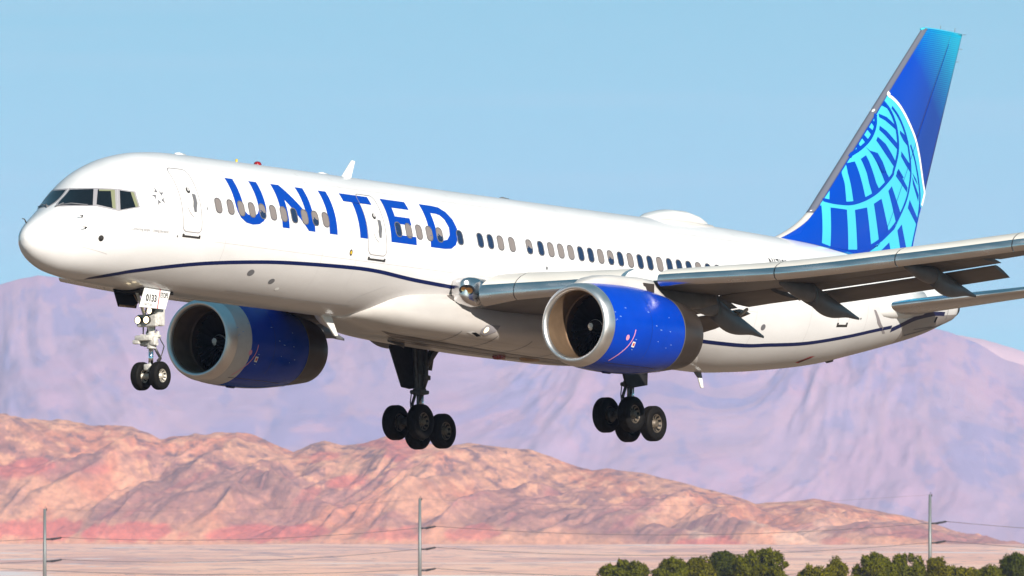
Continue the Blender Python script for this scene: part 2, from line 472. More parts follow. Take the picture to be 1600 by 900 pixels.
# --- lettering
def slant(p): return p
U_ = [(7.42, 1.42), (7.79, 1.42), (7.79, .62), (7.83, .50), (7.93, .43), (8.10, .405), (8.28, .425), (8.42, .49), (8.50, .60), (8.53, .75), (8.56, 1.42), (8.93, 1.42), (8.89, .66), (8.83, .48), (8.68, .30), (8.45, .19), (8.12, .155), (7.82, .19), (7.58, .31), (7.46, .47), (7.42, .65)]
N_ = [(9.56, .185), (9.61, 1.425), (10.0, 1.425), (10.81, .70), (10.79, 1.425), (11.16, 1.425), (11.14, .185), (10.83, .185), (9.92, 1.0), (9.90, .185)]
I_ = [(11.84, .185), (11.90, 1.42), (12.28, 1.42), (12.22, .185)]
T_ = [(13.33, .185), (13.35, 1.195), (12.93, 1.195), (12.93, 1.425), (14.31, 1.425), (14.31, 1.195), (13.72, 1.195), (13.70, .185)]
E_ = [(14.85, .185), (14.93, 1.425), (16.14, 1.425), (16.14, 1.195), (15.29, 1.195), (15.27, .945), (15.99, .945), (15.98, .735), (15.25, .735), (15.23, .415), (16.11, .415), (16.10, .185)]
Do = [(16.80, .185), (16.86, 1.425), (17.46, 1.425), (17.80, 1.40), (18.05, 1.28), (18.22, 1.08), (18.28, .82), (18.22, .56), (18.06, .34), (17.82, .215), (17.5, .185)]
Di = [(17.17, .42), (17.20, 1.19), (17.45, 1.19), (17.64, 1.16), (17.79, 1.05), (17.88, .82), (17.82, .60), (17.66, .46), (17.45, .42)]
for nm, rings in (('U', [U_]), ('N', [N_]), ('I', [I_]), ('T', [T_]), ('E', [E_]), ('D', [Do, Di])):
    decal('letter', [rings], side(.006), 'letter', plane, step=.12, label='blue capital letter %s on the white fuselage' % nm)
decal('slogan', None, side(.005), 'grey', plane, step=.2, bm=text_bm('Connecting people.', .12, 2.90, -.37, sx=.74))
decal('slogan', None, side(.005), 'grey', plane, step=.2, bm=text_bm('Uniting the world.', .12, 3.70, -.37, sx=.72))
decal('registration', None, side(.005), 'black', plane, step=.2, bm=text_bm('N17133', .38, 34.55, .96, sx=.84, shear=.15, bold=.008))

# alliance star by the front door: five little dark triangles
P_ = []
for k in range(5):
    a = R(90 + 72 * k + 12); cx, cz = 4.06, .63
    c0 = Vector((cx + .15 * math.cos(a), cz + .16 * math.sin(a)))
    u = Vector((math.cos(a), math.sin(a))); v = Vector((-u.y, u.x))
    P_ += [[[c0 + u * .12, c0 - u * .03 + v * .06, c0 - u * .05 - v * .035]], [[c0 + v * .05, c0 + v * .13 + u * .05, c0 + v * .05 - u * .045]]]
decal('star_emblem', P_, side(.005), 'grey', plane, step=0)

# --- cabin windows
WX0, PITCH, WZ = 6.6377, .508, .571
def fpt(off, x0):
    f = side(off)
    return lambda x, z: f(x0 + x, z) - Vector((x0, 0, 0))
ring = decal('cabin_window', [[rrect(0, WZ, .315, .435, .13), rrect(0, WZ, .262, .385, .105)]], fpt(.014, 14), 'wframe', plane, step=.1)
rb = bmesh.new(); rb.from_mesh(ring.data)       # give the frame a little depth
g = bmesh.ops.extrude_face_region(rb, geom=rb.faces[:])
for v in g['geom']:
    if isinstance(v, bmesh.types.BMVert): v.co += Vector((0, .011, -.004))
bmesh.ops.recalc_face_normals(rb, faces=rb.faces); rb.to_mesh(ring.data); rb.free()
def pane(poly, m): return decal('pane', [[poly]], fpt(.006, 14), m, ring, step=.1)
full = rrect(0, WZ, .262, .385, .105)
p_dark = pane(full, 'pane_dark'); p_blind = pane(full, 'pane_blind')
p_half = decal('pane', None, fpt(.006, 14), ['pane_blind', 'pane_dark'], ring, step=.1, bm=flat_bm([[full]]))
for f_ in p_half.data.polygons:
    f_.material_index = 1 if f_.center.z < WZ - .0 else 0
pm = dict(d=p_dark.data, b=p_blind.data, h=p_half.data)
for o in (p_dark, p_blind, p_half): bpy.data.objects.remove(o)
pat = {0: 'b', 1: 'b', 2: 'b', 3: 'b', 4: 'h', 5: 'b', 6: 'b', 7: 'd', 8: 'b', 9: 'h', 10: 'b', 17: 'd', 18: 'b', 19: 'b', 20: 'b', 21: 'h', 23: 'd', 25: 'd', 26: 'd', 27: 'b', 28.13: 'b', 29.85: 'h', 31: 'd', 32: 'b', 33: 'b', 34: 'b', 35: 'd', 36: 'd', 37: 'b', 38: 'h', 39: 'd', 40: 'b', 41: 'd', 42: 'd', 43: 'b', 44: 'd', 45: 'd', 46: 'd', 47: 'b', 48: 'd', 49: 'd', 50: 'b', 51: 'd'}
first = True
for k, q in pat.items():
    x = WX0 + PITCH * k + (-.07 if k == 0 else 0)
    if first: o = ring; first = False
    else:
        o = ring.copy(); C.objects.link(o); o.parent = plane
    o.location = (x, 0, 0)
    pn = bpy.data.objects.new('pane', pm[q]); C.objects.link(pn); pn.parent = o
    o['label'] = {'d': 'cabin window with its blind open', 'b': 'cabin window with its blind down', 'h': 'cabin window with its blind half down'}[q]

# --- passenger doors, port side
def door(x0, x1, zb, zt, name='door'):
    xm, zm = (x0 + x1) / 2, (zt + zb) / 2; w_, h_ = x1 - x0, zt - zb
    out, inn = rrect(xm, zm, w_ + .01, h_ + .01, .17), rrect(xm, zm, w_ - .034, h_ - .034, .155)
    d = decal(name, [[out, inn]], side(.009), 'line', plane, step=.15)
    f = side(.012)
    decal('door_panel', [[rrect(xm, zm, w_ - .034, h_ - .034, .155)]], side(.003), 'white', d, step=.15)
    decal('porthole', [[[(xm + .02 + .085 * math.cos(a), zt - .62 + .085 * math.sin(a)) for a in np.linspace(0, 2 * math.pi, 16)[:-1]]]], side(.010), 'sill', d, step=0)
    decal('porthole', [[[(xm + .03 + .045 * math.cos(a), zt - .60 + .045 * math.sin(a)) for a in np.linspace(0, 2 * math.pi, 12)[:-1]]]], side(.016), 'linef', d, step=0)
    decal('handle', [[[(xm + .14, zt - .70), (xm + .29, zt - .72), (xm + .29, zt - .95), (xm + .22, zt - 1.12), (xm + .20, zt - 1.22), (xm + .10, zt - 1.22), (xm + .08, zt - 1.06), (xm + .13, zt - .92)]]], side(.012), 'grey', d, step=0)
    decal('handle_recess', stroke(densify([(xm - .16, zt - 1.12), (xm - .08, zt - 1.26), (xm + .06, zt - 1.36)], k=4), .022), side(.009), 'line', d, step=0)
    decal('sill', [[[(x0 + .02, zb - .06), (x0 + .02, zb - .15), (x1 - .03, zb - .15), (x1 - .03, zb - .06), (x1 - .10, zb - .06), (x1 - .10, zb - .095), (x0 + .1, zb - .095), (x0 + .1, zb - .06)]]], side(.012), 'sill', d, step=.15)
    return d
door(4.90, 5.74, -.27, 1.52)
door(13.72, 14.62, -.25, 1.48)
for x in (20.90, 21.80):
    decal('emergency_exit', [[rrect(x, .54, .57, 1.05, .15), rrect(x, .54, .53, 1.01, .135)]], side(.006), 'linef', plane, step=.15)
# small door sill below the tail
decal('sill', [[[(38.2, -.42), (38.2, -.55), (38.85, -.50), (38.85, -.37), (38.75, -.38), (38.75, -.44), (38.3, -.47), (38.3, -.42)]]], side(.008), 'sill', plane, step=0)
decal('aft_door_outline', stroke([(38.22, -.4), (38.24, 1.2), (38.9, 1.22), (38.88, -.35)], .02), side(.005), 'linef', plane, step=.2)
# round vents / ports
def disc(name, x, z, rx, rz, m, off=.007, par=plane): return decal(name, [[[(x + rx * math.cos(a), z + rz * math.sin(a)) for a in np.linspace(0, 2 * math.pi, 18)[:-1]]]], side(off), m, par, step=0)
disc('vent', 8.59, -1.13, .15, .085, 'grey'); disc('vent', 9.76, -1.28, .13, .07, 'grey'); disc('vent', 10.28, -1.45, .09, .04, 'wmark')
disc('vent', 12.9, -.26, .07, .09, 'sill'); disc('vent', 12.9, -.26, .04, .05, 'yellow', .011)
disc('vent', 22.6, .02, .05, .05, 'grey'); disc('vent', 34.1, -.85, .12, .09, 'grey'); disc('vent', 32.9, -.85, .10, .08, 'line')
disc('vent', 39.6, .55, .04, .03, 'grey'); disc('vent', 39.6, -.2, .04, .03, 'grey')
disc('static_port', 6.03, .44, .02, .05, 'grey'); disc('static_port', 4.72, -.42, .03, .03, 'grey')
decal('tail_drain', [[[(37.3, -1.63), (37.75, -1.43), (38.0, -1.40), (37.55, -1.63)]]], side(.008), 'red', plane, step=.2)
decal('tail_drain', [[[(37.4, -1.61), (37.75, -1.47), (37.9, -1.45), (37.55, -1.61)]]], side(.012), 'sill', plane, step=.2)
decal('apu_vent', [[[(44.9, .10), (45.05, .10), (45.05, .27), (44.9, .27)]]], side(.008), 'well', plane, step=0)
P_ = stroke([(43.2, -.42), (44.8, -.10), (45.9, .12)], .03) + stroke([(43.6, -.22), (45.0, -.02)], .02)
P_ += stroke([(45.75, .95), (45.9, .3), (45.95, .02)], .03)
decal('tail_seam', P_, side(.007), 'grey', plane, step=.2)
# fine seams on skin and belly
P_ = []
pass
for x in (6.9, 11.55, 13.2, 18.9, 20.2, 24.4, 28.6, 31.2, 33.6, 36.6, 40.0): P_ += stroke([(x, z) for z in np.arange(-1.6, 1.95, .25)], .011)
for z in (1.62, -.45): decal('lap_seam', stroke([(x, z) for x in np.arange(6.4, 34, .8)], .009), side(.004), 'linef', plane, step=.4)
decal('nose_seam', stroke([(1.3, -.93), (1.9, -1.02), (2.25, -1.08)], .012), side(.004), 'linef', plane, step=.2)
decal('belly_seam', stroke([(15.0, -1.05), (14.2, -1.35), (13.9, -1.55)], .02), side(.004), 'linef', plane, step=.2)
decal('keel_seam', stroke([(8.2, -1.62), (10, -1.63), (12, -1.64), (14.2, -1.63)], .018), side(.004), 'linef', plane, step=.2)
decal('skin_seam', P_, side(.004), 'linef', plane, step=.25)

# --- probes, antennas, beacons
def probe(x, z, l=.16):
    p = side(.0)(x, z); q = side(.09)(x, z); bm = bmesh.new()
    tube(bm, [p, q, q + Vector((-l, 0, 0))], .022, 8, .012); obj('pitot_probe', fin_bm(bm), 'sill', plane)
probe(1.43, -.12); probe(1.42, -.42)
disc('angle_of_attack_vane', 1.89, -.67, .085, .085, 'sill', .01); probe(1.89, -.67, .08)
bm = bmesh.new(); tube(bm, [(.30, .15, -.33), (.25, .18, -.22), (.14, .18, -.21)], .02, 8, .012); obj('pitot_probe', fin_bm(bm), 'sill', plane)
def blade(name, pts, t, m='white', par=plane, y=0.):
    bm = bmesh.new(); prism(bm, [(p[0], p[1]) for p in pts], 1, y - t / 2, y + t / 2, t * .3); o = obj(name, bm, m, par, smooth=False); return o
blade('blade_antenna', [(15.0, 2.08), (15.46, 2.08), (15.66, 2.60), (15.52, 2.62)], .07)
blade('blade_antenna', [(14.1, -1.86), (14.6, -1.86), (14.95, -2.40), (14.80, -2.42)], .07, 'wmark')
blade('blade_antenna', [(32.95, -2.1), (33.35, -2.1), (33.44, -2.33), (33.24, -2.33)], .08, 'grey')
blade('blade_antenna', [(33.24, -2.33), (33.44, -2.33), (33.52, -2.62), (33.40, -2.62)], .06, 'wmark')
for x, m, r_, h_ in ((10.95, 'beacon', .13, .14), ):
    bm = bmesh.new(); revolve(bm, [(0, .0), (.0, .01)], (0, 0, 0)); bm.free(); bm = bmesh.new()
    grid(bm, [[(x + r_ * math.cos(a) * c, r_ * math.sin(a) * c * .8, 2.08 + h_ * s) for a in np.linspace(0, 2 * math.pi, 17)[:-1]] for c, s in ((1, 0), (1, .4), (.8, .8), (.4, .97), (.02, 1))], close=True)
    obj('anti_collision_beacon', fin_bm(bm), m, plane)
bm = bmesh.new(); tube(bm, [(9.93, 0, 2.06), (9.93, 0, 2.2)], .035, 8); obj('lifting_point', fin_bm(bm), 'yellow', plane)
for x in (7.0, 13.9, 22.9):
    obj('low_antenna', loft([(x, 2.14, 2.05, .05), (x + .15, 2.17, 2.05, .08), (x + .45, 2.15, 2.05, .05)], 12), 'grey' if x > 20 else 'white', plane)
# beacon and drains under the belly
bm = bmesh.new(); box(bm, (22.7, -.2, -2.45), (.34, .3, .18), bev=.06); obj('anti_collision_beacon', bm, 'beacon', plane)
obj('drain_mast', loft([(23.6, -2.36, -2.42, .03), (23.8, -2.36, -2.52, .16), (24.4, -2.36, -2.5, .14), (24.7, -2.36, -2.42, .03)], 12, yc=-.3), 'duct', plane)
obj('drain_mast', loft([(17.7, -2.3, -2.36, .02), (18.4, -2.3, -2.45, .05), (18.5, -2.3, -2.50, .03)], 10, yc=.2), 'strut', plane)
for x, h_ in ((39.9, -1.50), ):
    obj('low_antenna', loft([(x, h_ + .2, h_ + .14, .03), (x + .2, h_ + .2, h_ + .06, .06), (x + .5, h_ + .25, h_ + .12, .04)], 10), 'strut', plane)

# satellite dome on the crown
st = [(30.35, 2.12, 2.02, .05), (30.5, 2.22, 2.0, .35), (30.8, 2.34, 2.0, .48), (31.3, 2.45, 2.0, .55), (32.0, 2.47, 2.0, .56), (32.6, 2.40, 2.0, .50), (33.1, 2.27, 2.0, .38), (33.5, 2.13, 2.0, .12)]
obj('satellite_dome', loft(st, 32, 2.2), 'white', plane)
obj('dome_base', loft([(30.2, 2.14, 1.9, .1), (30.8, 2.165, 1.9, .62), (32, 2.17, 1.9, .68), (33.2, 2.165, 1.9, .55), (33.8, 2.12, 1.9, .1)], 32, 2.4), 'fair', plane)

# --- cockpit windows (x, angle around the body / 10)
CK = {"a":[[1.992,9.29],[1.994,8.455],[2.023,7.705],[2.072,7.029],[2.14,6.419],[2.227,5.881],[2.15,5.551],[2.08,5.222],[2.015,4.885],[1.951,4.531],[1.891,4.154],[1.743,4.778],[1.608,5.461],[1.489,6.237],[1.395,7.145],[1.336,8.24],[1.491,8.593],[1.635,8.862],[1.768,9.065],[1.888,9.208]],"b":[[2.294,5.454],[2.357,5.156],[2.427,4.879],[2.5,4.621],[2.58,4.388],[2.666,4.181],[2.607,3.799],[2.555,3.416],[2.509,3.032],[2.47,2.643],[2.437,2.248],[2.333,2.522],[2.234,2.823],[2.143,3.155],[2.06,3.527],[1.985,3.935],[2.041,4.256],[2.098,4.564],[2.16,4.866],[2.226,5.164]],"c":[[2.797,3.888],[2.874,3.73],[2.951,3.579],[3.034,3.441],[3.117,3.31],[3.203,3.187],[3.195,2.902],[3.191,2.622],[3.191,2.345],[3.195,2.072],[3.205,1.803],[3.074,1.82],[2.946,1.844],[2.821,1.876],[2.697,1.916],[2.576,1.971],[2.607,2.356],[2.643,2.738],[2.687,3.12],[2.738,3.503]],"fa":[[2.057,9.865],[2.037,8.836],[2.058,7.943],[2.11,7.152],[2.188,6.455],[2.29,5.847],[2.204,5.458],[2.125,5.063],[2.053,4.663],[1.985,4.245],[1.924,3.804],[1.747,4.48],[1.583,5.216],[1.439,6.069],[1.323,7.086],[1.255,8.367],[1.449,8.883],[1.628,9.264],[1.793,9.553],[1.931,9.735]],"fb":[[2.29,5.847],[2.364,5.442],[2.447,5.071],[2.541,4.738],[2.644,4.444],[2.758,4.197],[2.684,3.745],[2.621,3.299],[2.568,2.853],[2.522,2.403],[2.487,1.947],[2.357,2.239],[2.235,2.569],[2.122,2.942],[2.02,3.371],[1.928,3.845],[1.99,4.276],[2.057,4.685],[2.128,5.078],[2.206,5.466]],"fc":[[2.763,4.188],[2.856,3.965],[2.956,3.763],[3.058,3.577],[3.166,3.407],[3.279,3.25],[3.264,2.928],[3.256,2.611],[3.254,2.3],[3.258,1.993],[3.266,1.69],[3.103,1.709],[2.943,1.736],[2.789,1.775],[2.636,1.828],[2.49,1.906],[2.526,2.369],[2.569,2.825],[2.624,3.278],[2.687,3.729]],"bb":[[2.56,4.451],[2.58,4.393],[2.602,4.339],[2.622,4.284],[2.644,4.232],[2.666,4.181],[2.607,3.799],[2.555,3.416],[2.509,3.032],[2.47,2.643],[2.437,2.248],[2.418,2.294],[2.401,2.342],[2.383,2.39],[2.366,2.439],[2.349,2.489],[2.379,2.891],[2.415,3.288],[2.456,3.679],[2.506,4.067]],"bc":[[3.102,3.355],[3.127,3.313],[3.152,3.27],[3.178,3.229],[3.203,3.187],[3.193,2.831],[3.191,2.483],[3.194,2.139],[3.205,1.803],[3.178,1.806],[3.152,1.81],[3.125,1.813],[3.099,1.818],[3.088,2.192],[3.084,2.572],[3.088,2.959]],"bt":[[2.314,5.334],[2.389,5.013],[2.471,4.718],[2.56,4.451],[2.554,4.399],[2.548,4.346],[2.544,4.296],[2.449,4.559],[2.362,4.854],[2.281,5.175],[2.292,5.228],[2.303,5.282]]}
for sgn in (1, -1):
    fx = (lambda a: a) if sgn == 1 else (lambda a: 18 - a)
    for k in 'abc':
        fr = [(x, fx(min(a, 8.95))) for x, a in CK['f' + k]]; pl = [(x, fx(min(a, 8.70))) for x, a in CK[k]]
        cw = decal('cockpit_window', [[fr]], wrap(.004), 'seal', plane, step=.12)
        decal('window_glass', [[pl]], wrap(.009), 'glass', cw, step=.12)
        if sgn == 1 and k != 'a':
            decal('window_blind', [[CK['b' + k]]], wrap(.012), 'blind', cw, step=.12)
            if k == 'b': decal('window_blind', [[CK['bt']]], wrap(.012), 'blind', cw, step=.12)
# wipers
for sgn in (1, -1):
    f = (lambda a: a) if sgn == 1 else (lambda a: 18 - a)
    bm = bmesh.new(); tube(bm, [onbody(1.30, 10 * f(8.0), .03), onbody(1.50, 10 * f(6.4), .05), onbody(1.78, 10 * f(4.6), .03)], .015, 6)
    tube(bm, [onbody(1.22, 10 * f(8.2), .02), onbody(1.42, 10 * f(7.4), .05)], .018, 6); obj('wiper', fin_bm(bm), 'grey', plane)

# ================================================================ fin
def finx(z):
    if z >= 3.1: return 39.26 + (z - 3.24) * 1.0236
    t = (3.1 - z) / 1.15                     # dorsal fairing sweeping forward
    return 39.26 + (3.1 - 3.24) * 1.0236 - (3.1 - z) * 1.02 - 1.15 * max(t, 0) ** 2.2
def fint(z): return 44.63 + (z - 2.31) * .4048
def fint_h(x, z):
    xl, xt = finx(z), fint(z); c = xt - xl; t = min(max((x - xl) / c, 0), 1)
    return .5 * min(c, 5.6) * (.2969 * t ** .5 - .126 * t - .3516 * t * t + .2843 * t ** 3 - .1015 * t ** 4) + .004
def finside(off): return lambda x, z: Vector((x, -fint_h(x, z) - off, z))
def ztop(x): return 8.98 if x > 45.25 else 8.98 - (45.25 - x) ** 2 * 2.2
def fin_piece(name, d0, d1, m, zs, frac=False, n=10):
    """strip of the fin between distances (or chord fractions) d0 and d1 behind the leading edge"""
    bm = bmesh.new(); rows = []
    for z in zs:
        xl, xt = finx(z), fint(z)
        a, b_ = (xl + (xt - xl) * d0, xl + (xt - xl) * d1) if frac else (xl + d0, (xl + d1 if d1 < 3 else xl + (xt - xl) * .70))
        X = [a + (b_ - a) * (k / n) ** (1.7 if d0 == 0 else 1) for k in range(n + 1)]
        rows.append([(x, -fint_h(x, z), z) for x in X] + [(x, fint_h(x, z), z) for x in reversed(X)])
    grid(bm, rows, close=True, cap=True)
    return obj(name, fin_bm(bm), m, plane)

def fin_paint():
    m, t, b = nodes('fin_paint'); N, Lk = t.nodes, t.links
    co = N.new('ShaderNodeTexCoord'); sp = N.new('ShaderNodeSeparateXYZ'); Lk.new(co.outputs['Object'], sp.inputs[0])
    def mth(op, a, b_=None, c=None):
        x = N.new('ShaderNodeMath'); x.operation = op
        for i, v in enumerate((a, b_, c)):
            if v is None: continue
            if isinstance(v, (int, float)): x.inputs[i].default_value = v
            else: Lk.new(v, x.inputs[i])
        return x.outputs[0]
    X, Z = sp.outputs['X'], sp.outputs['Z']
    # gradient rising towards the upper aft corner
    g = mth('ADD', mth('MULTIPLY', mth('SUBTRACT', X, 45.3), .24), mth('MULTIPLY', mth('SUBTRACT', Z, 7.0), .21))
    g = mth('MINIMUM', mth('MAXIMUM', g, 0.), 1.)
    # halftone dots on a rotated grid
    fr = 2 * math.pi / .085
    d = mth('MULTIPLY', mth('ADD', mth('MULTIPLY', mth('SINE', mth('MULTIPLY', mth('ADD', X, Z), fr * .7)), mth('SINE', mth('MULTIPLY', mth('SUBTRACT', X, Z), fr * .7))), 1.), .5)
    dots = mth('MULTIPLY', mth('GREATER_THAN', d, mth('SUBTRACT', 1.0, g)), mth('LESS_THAN', .04, g))
    f = mth('ADD', mth('MULTIPLY', dots, .55), mth('MULTIPLY', g, .42))
    mx = N.new('ShaderNodeMix'); mx.data_type = 'RGBA'; Lk.new(f, mx.inputs[0])
    mx.inputs[7].default_value = (.003, .40, .58, 1)
    # darker royal blue towards the rear of the fin, brighter at its foot
    e = mth('MINIMUM', mth('MAXIMUM', mth('MULTIPLY', mth('SUBTRACT', X, mth('ADD', mth('MULTIPLY', Z, .55), 40.4)), .6), 0), 1)
    bl = N.new('ShaderNodeMix'); bl.data_type = 'RGBA'; Lk.new(e, bl.inputs[0]); bl.inputs[6].default_value = (.0002, .048, .42, 1); bl.inputs[7].default_value = (.0001, .032, .27, 1)
    Lk.new(bl.outputs[2], mx.inputs[6]); Lk.new(mx.outputs[2], b.inputs['Base Color'])
    b.inputs['Roughness'].default_value = .3; b.inputs['Coat Weight'].default_value = .3
    return m
FINP = fin_paint()
zs = list(np.arange(1.75, 8.95, .12)) + [8.97]
fin = fin_piece('vertical_fin', .17, 10, [FINP], zs, n=40)
fin_piece('rudder', .704, 1.0, [FINP], [z for z in zs if z > 1.9], frac=True, n=16)
zc_ = [z for z in zs if z > 2.9][0]
fin_piece('fin_leading_edge', 0, .19, 'grey2', [z for z in zs if z >= zc_], n=6)
fin_piece('dorsal_fairing', 0, .19, 'fair', [z for z in zs if z <= zc_], n=6)
bm = bmesh.new(); grid(bm, [[(45.02 + .02 * i, y * .02, 8.955 + .05 * (1 - (i / 4 - 1) ** 2) if i < 4 else 9.0) for y in (-4, 4)] for i in range(3)]); bm.free()
obj('fin_tip', loft([(45.02, 8.96, 8.90, .03), (45.25, 9.01, 8.9, .07), (46, 9.02, 8.9, .10), (46.8, 9.0, 8.9, .06), (47.3, 8.98, 8.92, .02)], 12), 'cyan', fin)
blade('light_cuff', [(42.30, 6.20), (42.52, 6.20), (42.65, 6.33), (42.43, 6.33)], .16, 'wmark', fin)
for z in (8.95, 8.5, 8.1): 
    bm = bmesh.new(); tube(bm, [(fint(z) - .05, 0, z), (fint(z) + .22, 0, z + .03)], .007, 6); obj('static_wick', fin_bm(bm), 'grey', fin)
for x in (46.1, 46.9):
    bm = bmesh.new(); tube(bm, [(x, 0, 8.98), (x + .03, 0, 9.13)], .007, 6); obj('static_wick', fin_bm(bm), 'grey', fin)
FD = {"arc":[[42.948,6.872],[43.026,6.797],[43.359,6.643],[43.739,6.376],[44.182,5.966],[44.541,5.578],[44.796,5.129],[44.958,4.754],[45.13,4.331],[45.287,3.993],[45.333,3.638]],"blue":[[[42.693,6.441],[42.835,6.584],[42.96,6.443],[43.07,6.35],[42.94,6.376]],[[42.538,6.18],[42.905,6.104],[43.289,5.926],[43.427,5.744],[43.15,5.855],[42.819,5.993],[42.545,6.07]],[[42.529,5.811],[42.875,5.684],[43.258,5.477],[43.48,5.361],[43.486,5.174],[43.145,5.348],[42.762,5.555],[42.49,5.688]],[[42.394,5.472],[42.808,5.291],[43.15,5.021],[43.425,4.776],[43.342,4.62],[43.098,4.779],[42.749,5.018],[42.308,5.355]],[[42.103,5.892],[42.207,5.972],[42.354,5.881],[42.245,5.777]],[[41.86,5.664],[41.988,5.749],[42.227,5.617],[42.085,5.507]],[[41.59,5.389],[41.712,5.497],[41.962,5.319],[41.805,5.199]],[[41.271,5.111],[41.412,5.211],[41.566,5.049],[41.353,4.923]],[[43.616,5.76],[43.926,5.646],[44.147,5.462],[44.125,5.317],[43.844,5.466],[43.63,5.657]],[[43.727,5.143],[43.992,4.972],[44.284,4.802],[44.335,4.553],[44.006,4.764],[43.716,4.994]],[[43.585,4.61],[43.922,4.37],[43.776,4.314],[43.47,4.497]],[[41.768,5.119],[42.091,4.889],[42.398,4.729],[42.639,4.582],[42.873,4.432],[42.556,4.407],[42.302,4.689],[41.974,5.014]],[[41.964,5.022],[42.363,4.981],[42.638,4.742],[42.873,4.432],[43.044,4.287],[42.829,4.085],[42.556,4.407],[42.24,4.764]],[[41.747,4.868],[41.895,4.688],[42.102,4.37],[42.265,4.096],[42.489,3.866],[42.088,3.662],[41.873,4.033],[41.747,4.342],[41.61,4.554],[41.477,4.735]],[[40.742,4.553],[41.185,4.639],[41.356,4.311],[41.519,3.941],[41.673,3.562],[41.363,3.452],[41.004,3.398],[40.905,3.894],[40.807,4.269]],[[40.458,4.324],[40.542,4.202],[40.604,3.934],[40.623,3.379],[40.196,3.33],[39.834,3.351],[39.837,3.431],[39.865,3.705],[40.141,3.997]],[[39.233,3.149],[39.462,3.207],[39.318,2.065],[39.789,1.999],[40.806,1.981],[41.328,2.021],[42.105,2.208],[42.574,2.381],[43.136,2.686],[43.578,2.944],[43.821,3.202],[43.459,2.791],[42.77,2.387],[42.083,2.095],[41.461,1.929],[40.727,1.785],[39.893,1.69],[38.296,1.826],[37.101,1.964],[38.278,2.285],[38.787,2.703]],[[39.843,3.161],[40.647,3.158],[40.808,1.949],[39.789,1.967]],[[41.089,3.183],[41.763,3.309],[42.127,2.178],[41.331,1.989]],[[42.157,3.451],[42.593,3.636],[43.136,2.686],[42.577,2.356]],[[42.999,3.901],[43.198,4.06],[43.811,3.297],[43.578,2.944]],[[43.548,4.567],[44.182,4.093],[44.16,3.948],[43.428,4.382]],[[43.662,2.776],[43.913,2.971],[44.319,2.222],[43.948,2.161]],[[44.255,3.493],[44.35,3.74],[44.889,3.257],[44.84,3.061]],[[44.512,4.232],[44.46,4.435],[44.924,3.931],[44.909,3.738]],[[42.669,2.061],[43.199,2.382],[43.342,2.081]],[[44.45,4.562],[44.705,4.392],[44.825,4.226],[44.602,4.383]],[[44.969,3.838],[45.229,3.54],[45.204,3.33],[45.024,3.523]]],"lines":[[[[42.826,6.562],[43.077,6.327],[43.292,6.046],[43.427,5.759],[43.515,5.379],[43.502,5.08],[43.395,4.773],[43.275,4.525],[43.231,4.414],[42.952,4.2],[42.58,3.963],[42.271,3.794],[41.843,3.617],[41.363,3.468],[40.901,3.368],[40.459,3.334],[39.949,3.337],[39.456,3.388]],0.11],[[[42.396,6.154],[42.345,5.88],[42.22,5.631],[41.994,5.375],[41.684,5.157],[41.342,4.967],[40.874,4.759]],0.11],[[[43.197,6.426],[43.542,6.156],[43.861,5.795],[44.088,5.427],[44.26,4.964],[44.325,4.68],[44.338,4.425],[44.201,3.871],[43.871,3.366],[43.446,2.918],[42.823,2.518],[42.199,2.231],[41.455,1.999],[40.724,1.832]],0.085],[[[44.275,5.383],[44.553,4.989],[44.671,4.772],[44.842,4.403],[44.997,3.905],[44.974,3.455],[44.875,3.064],[44.712,2.604],[44.607,2.244]],0.07]],"lo":[[42.711,2.319],[42.112,2.129],[41.334,1.942],[40.811,1.902],[39.79,1.92],[39.245,1.99],[39.349,3.078],[39.333,3.252],[39.22,3.244]]}
# globe: cyan field bounded by the white arc, the fin's leading edge and the trailing edge
def clip(l, pad=.185): return [(min(max(x, finx(z) + pad), fint(z) - .02), z) for x, z in l]
arc = FD['arc']
field = [p for p in arc] + [(fint(z) - .02, z) for z in (2.3, 2.0, 1.85)] + [(41.6, 1.8)] + FD['lo'] + [(finx(z) + .23, z) for z in (3.9, 4.4, 5, 5.5, 6)]
decal('globe_emblem', [[clip(field)]], finside(.006), 'cyan', fin, step=.09)
decal('globe_stripes', [[clip(p)] for p in FD['blue']], finside(.011), 'finblue', fin, step=.09)
for l, wd_ in FD['lines']: decal('globe_ring', stroke(clip(densify(l, k=4)), wd_), finside(.016), 'finblue', fin, step=.1)
decal('globe_outline', stroke(clip(densify([(x + .03, z) for x, z in arc], k=4)), .10), finside(.014), 'wmark', fin, step=.1)
decal('rudder_seam', stroke([(finx(z) + (fint(z) - finx(z)) * .702, z) for z in np.arange(2.2, 8.9, .4)], .018), finside(.02), 'finblue', fin, step=0)
# blue paint running down onto the crown behind the dorsal fairing
P_ = [[[(37.35, 8.75), (38.5, 7.6), (39.5, 6.6), (40.4, 6.0), (41.5, 6.1), (43, 6.6), (44.2, 7.2), (44.2, 9.0), (37.35, 9.0)]]]
decal('crown_blue_paint', P_, wrap(.006), 'finblue', plane, step=.25)

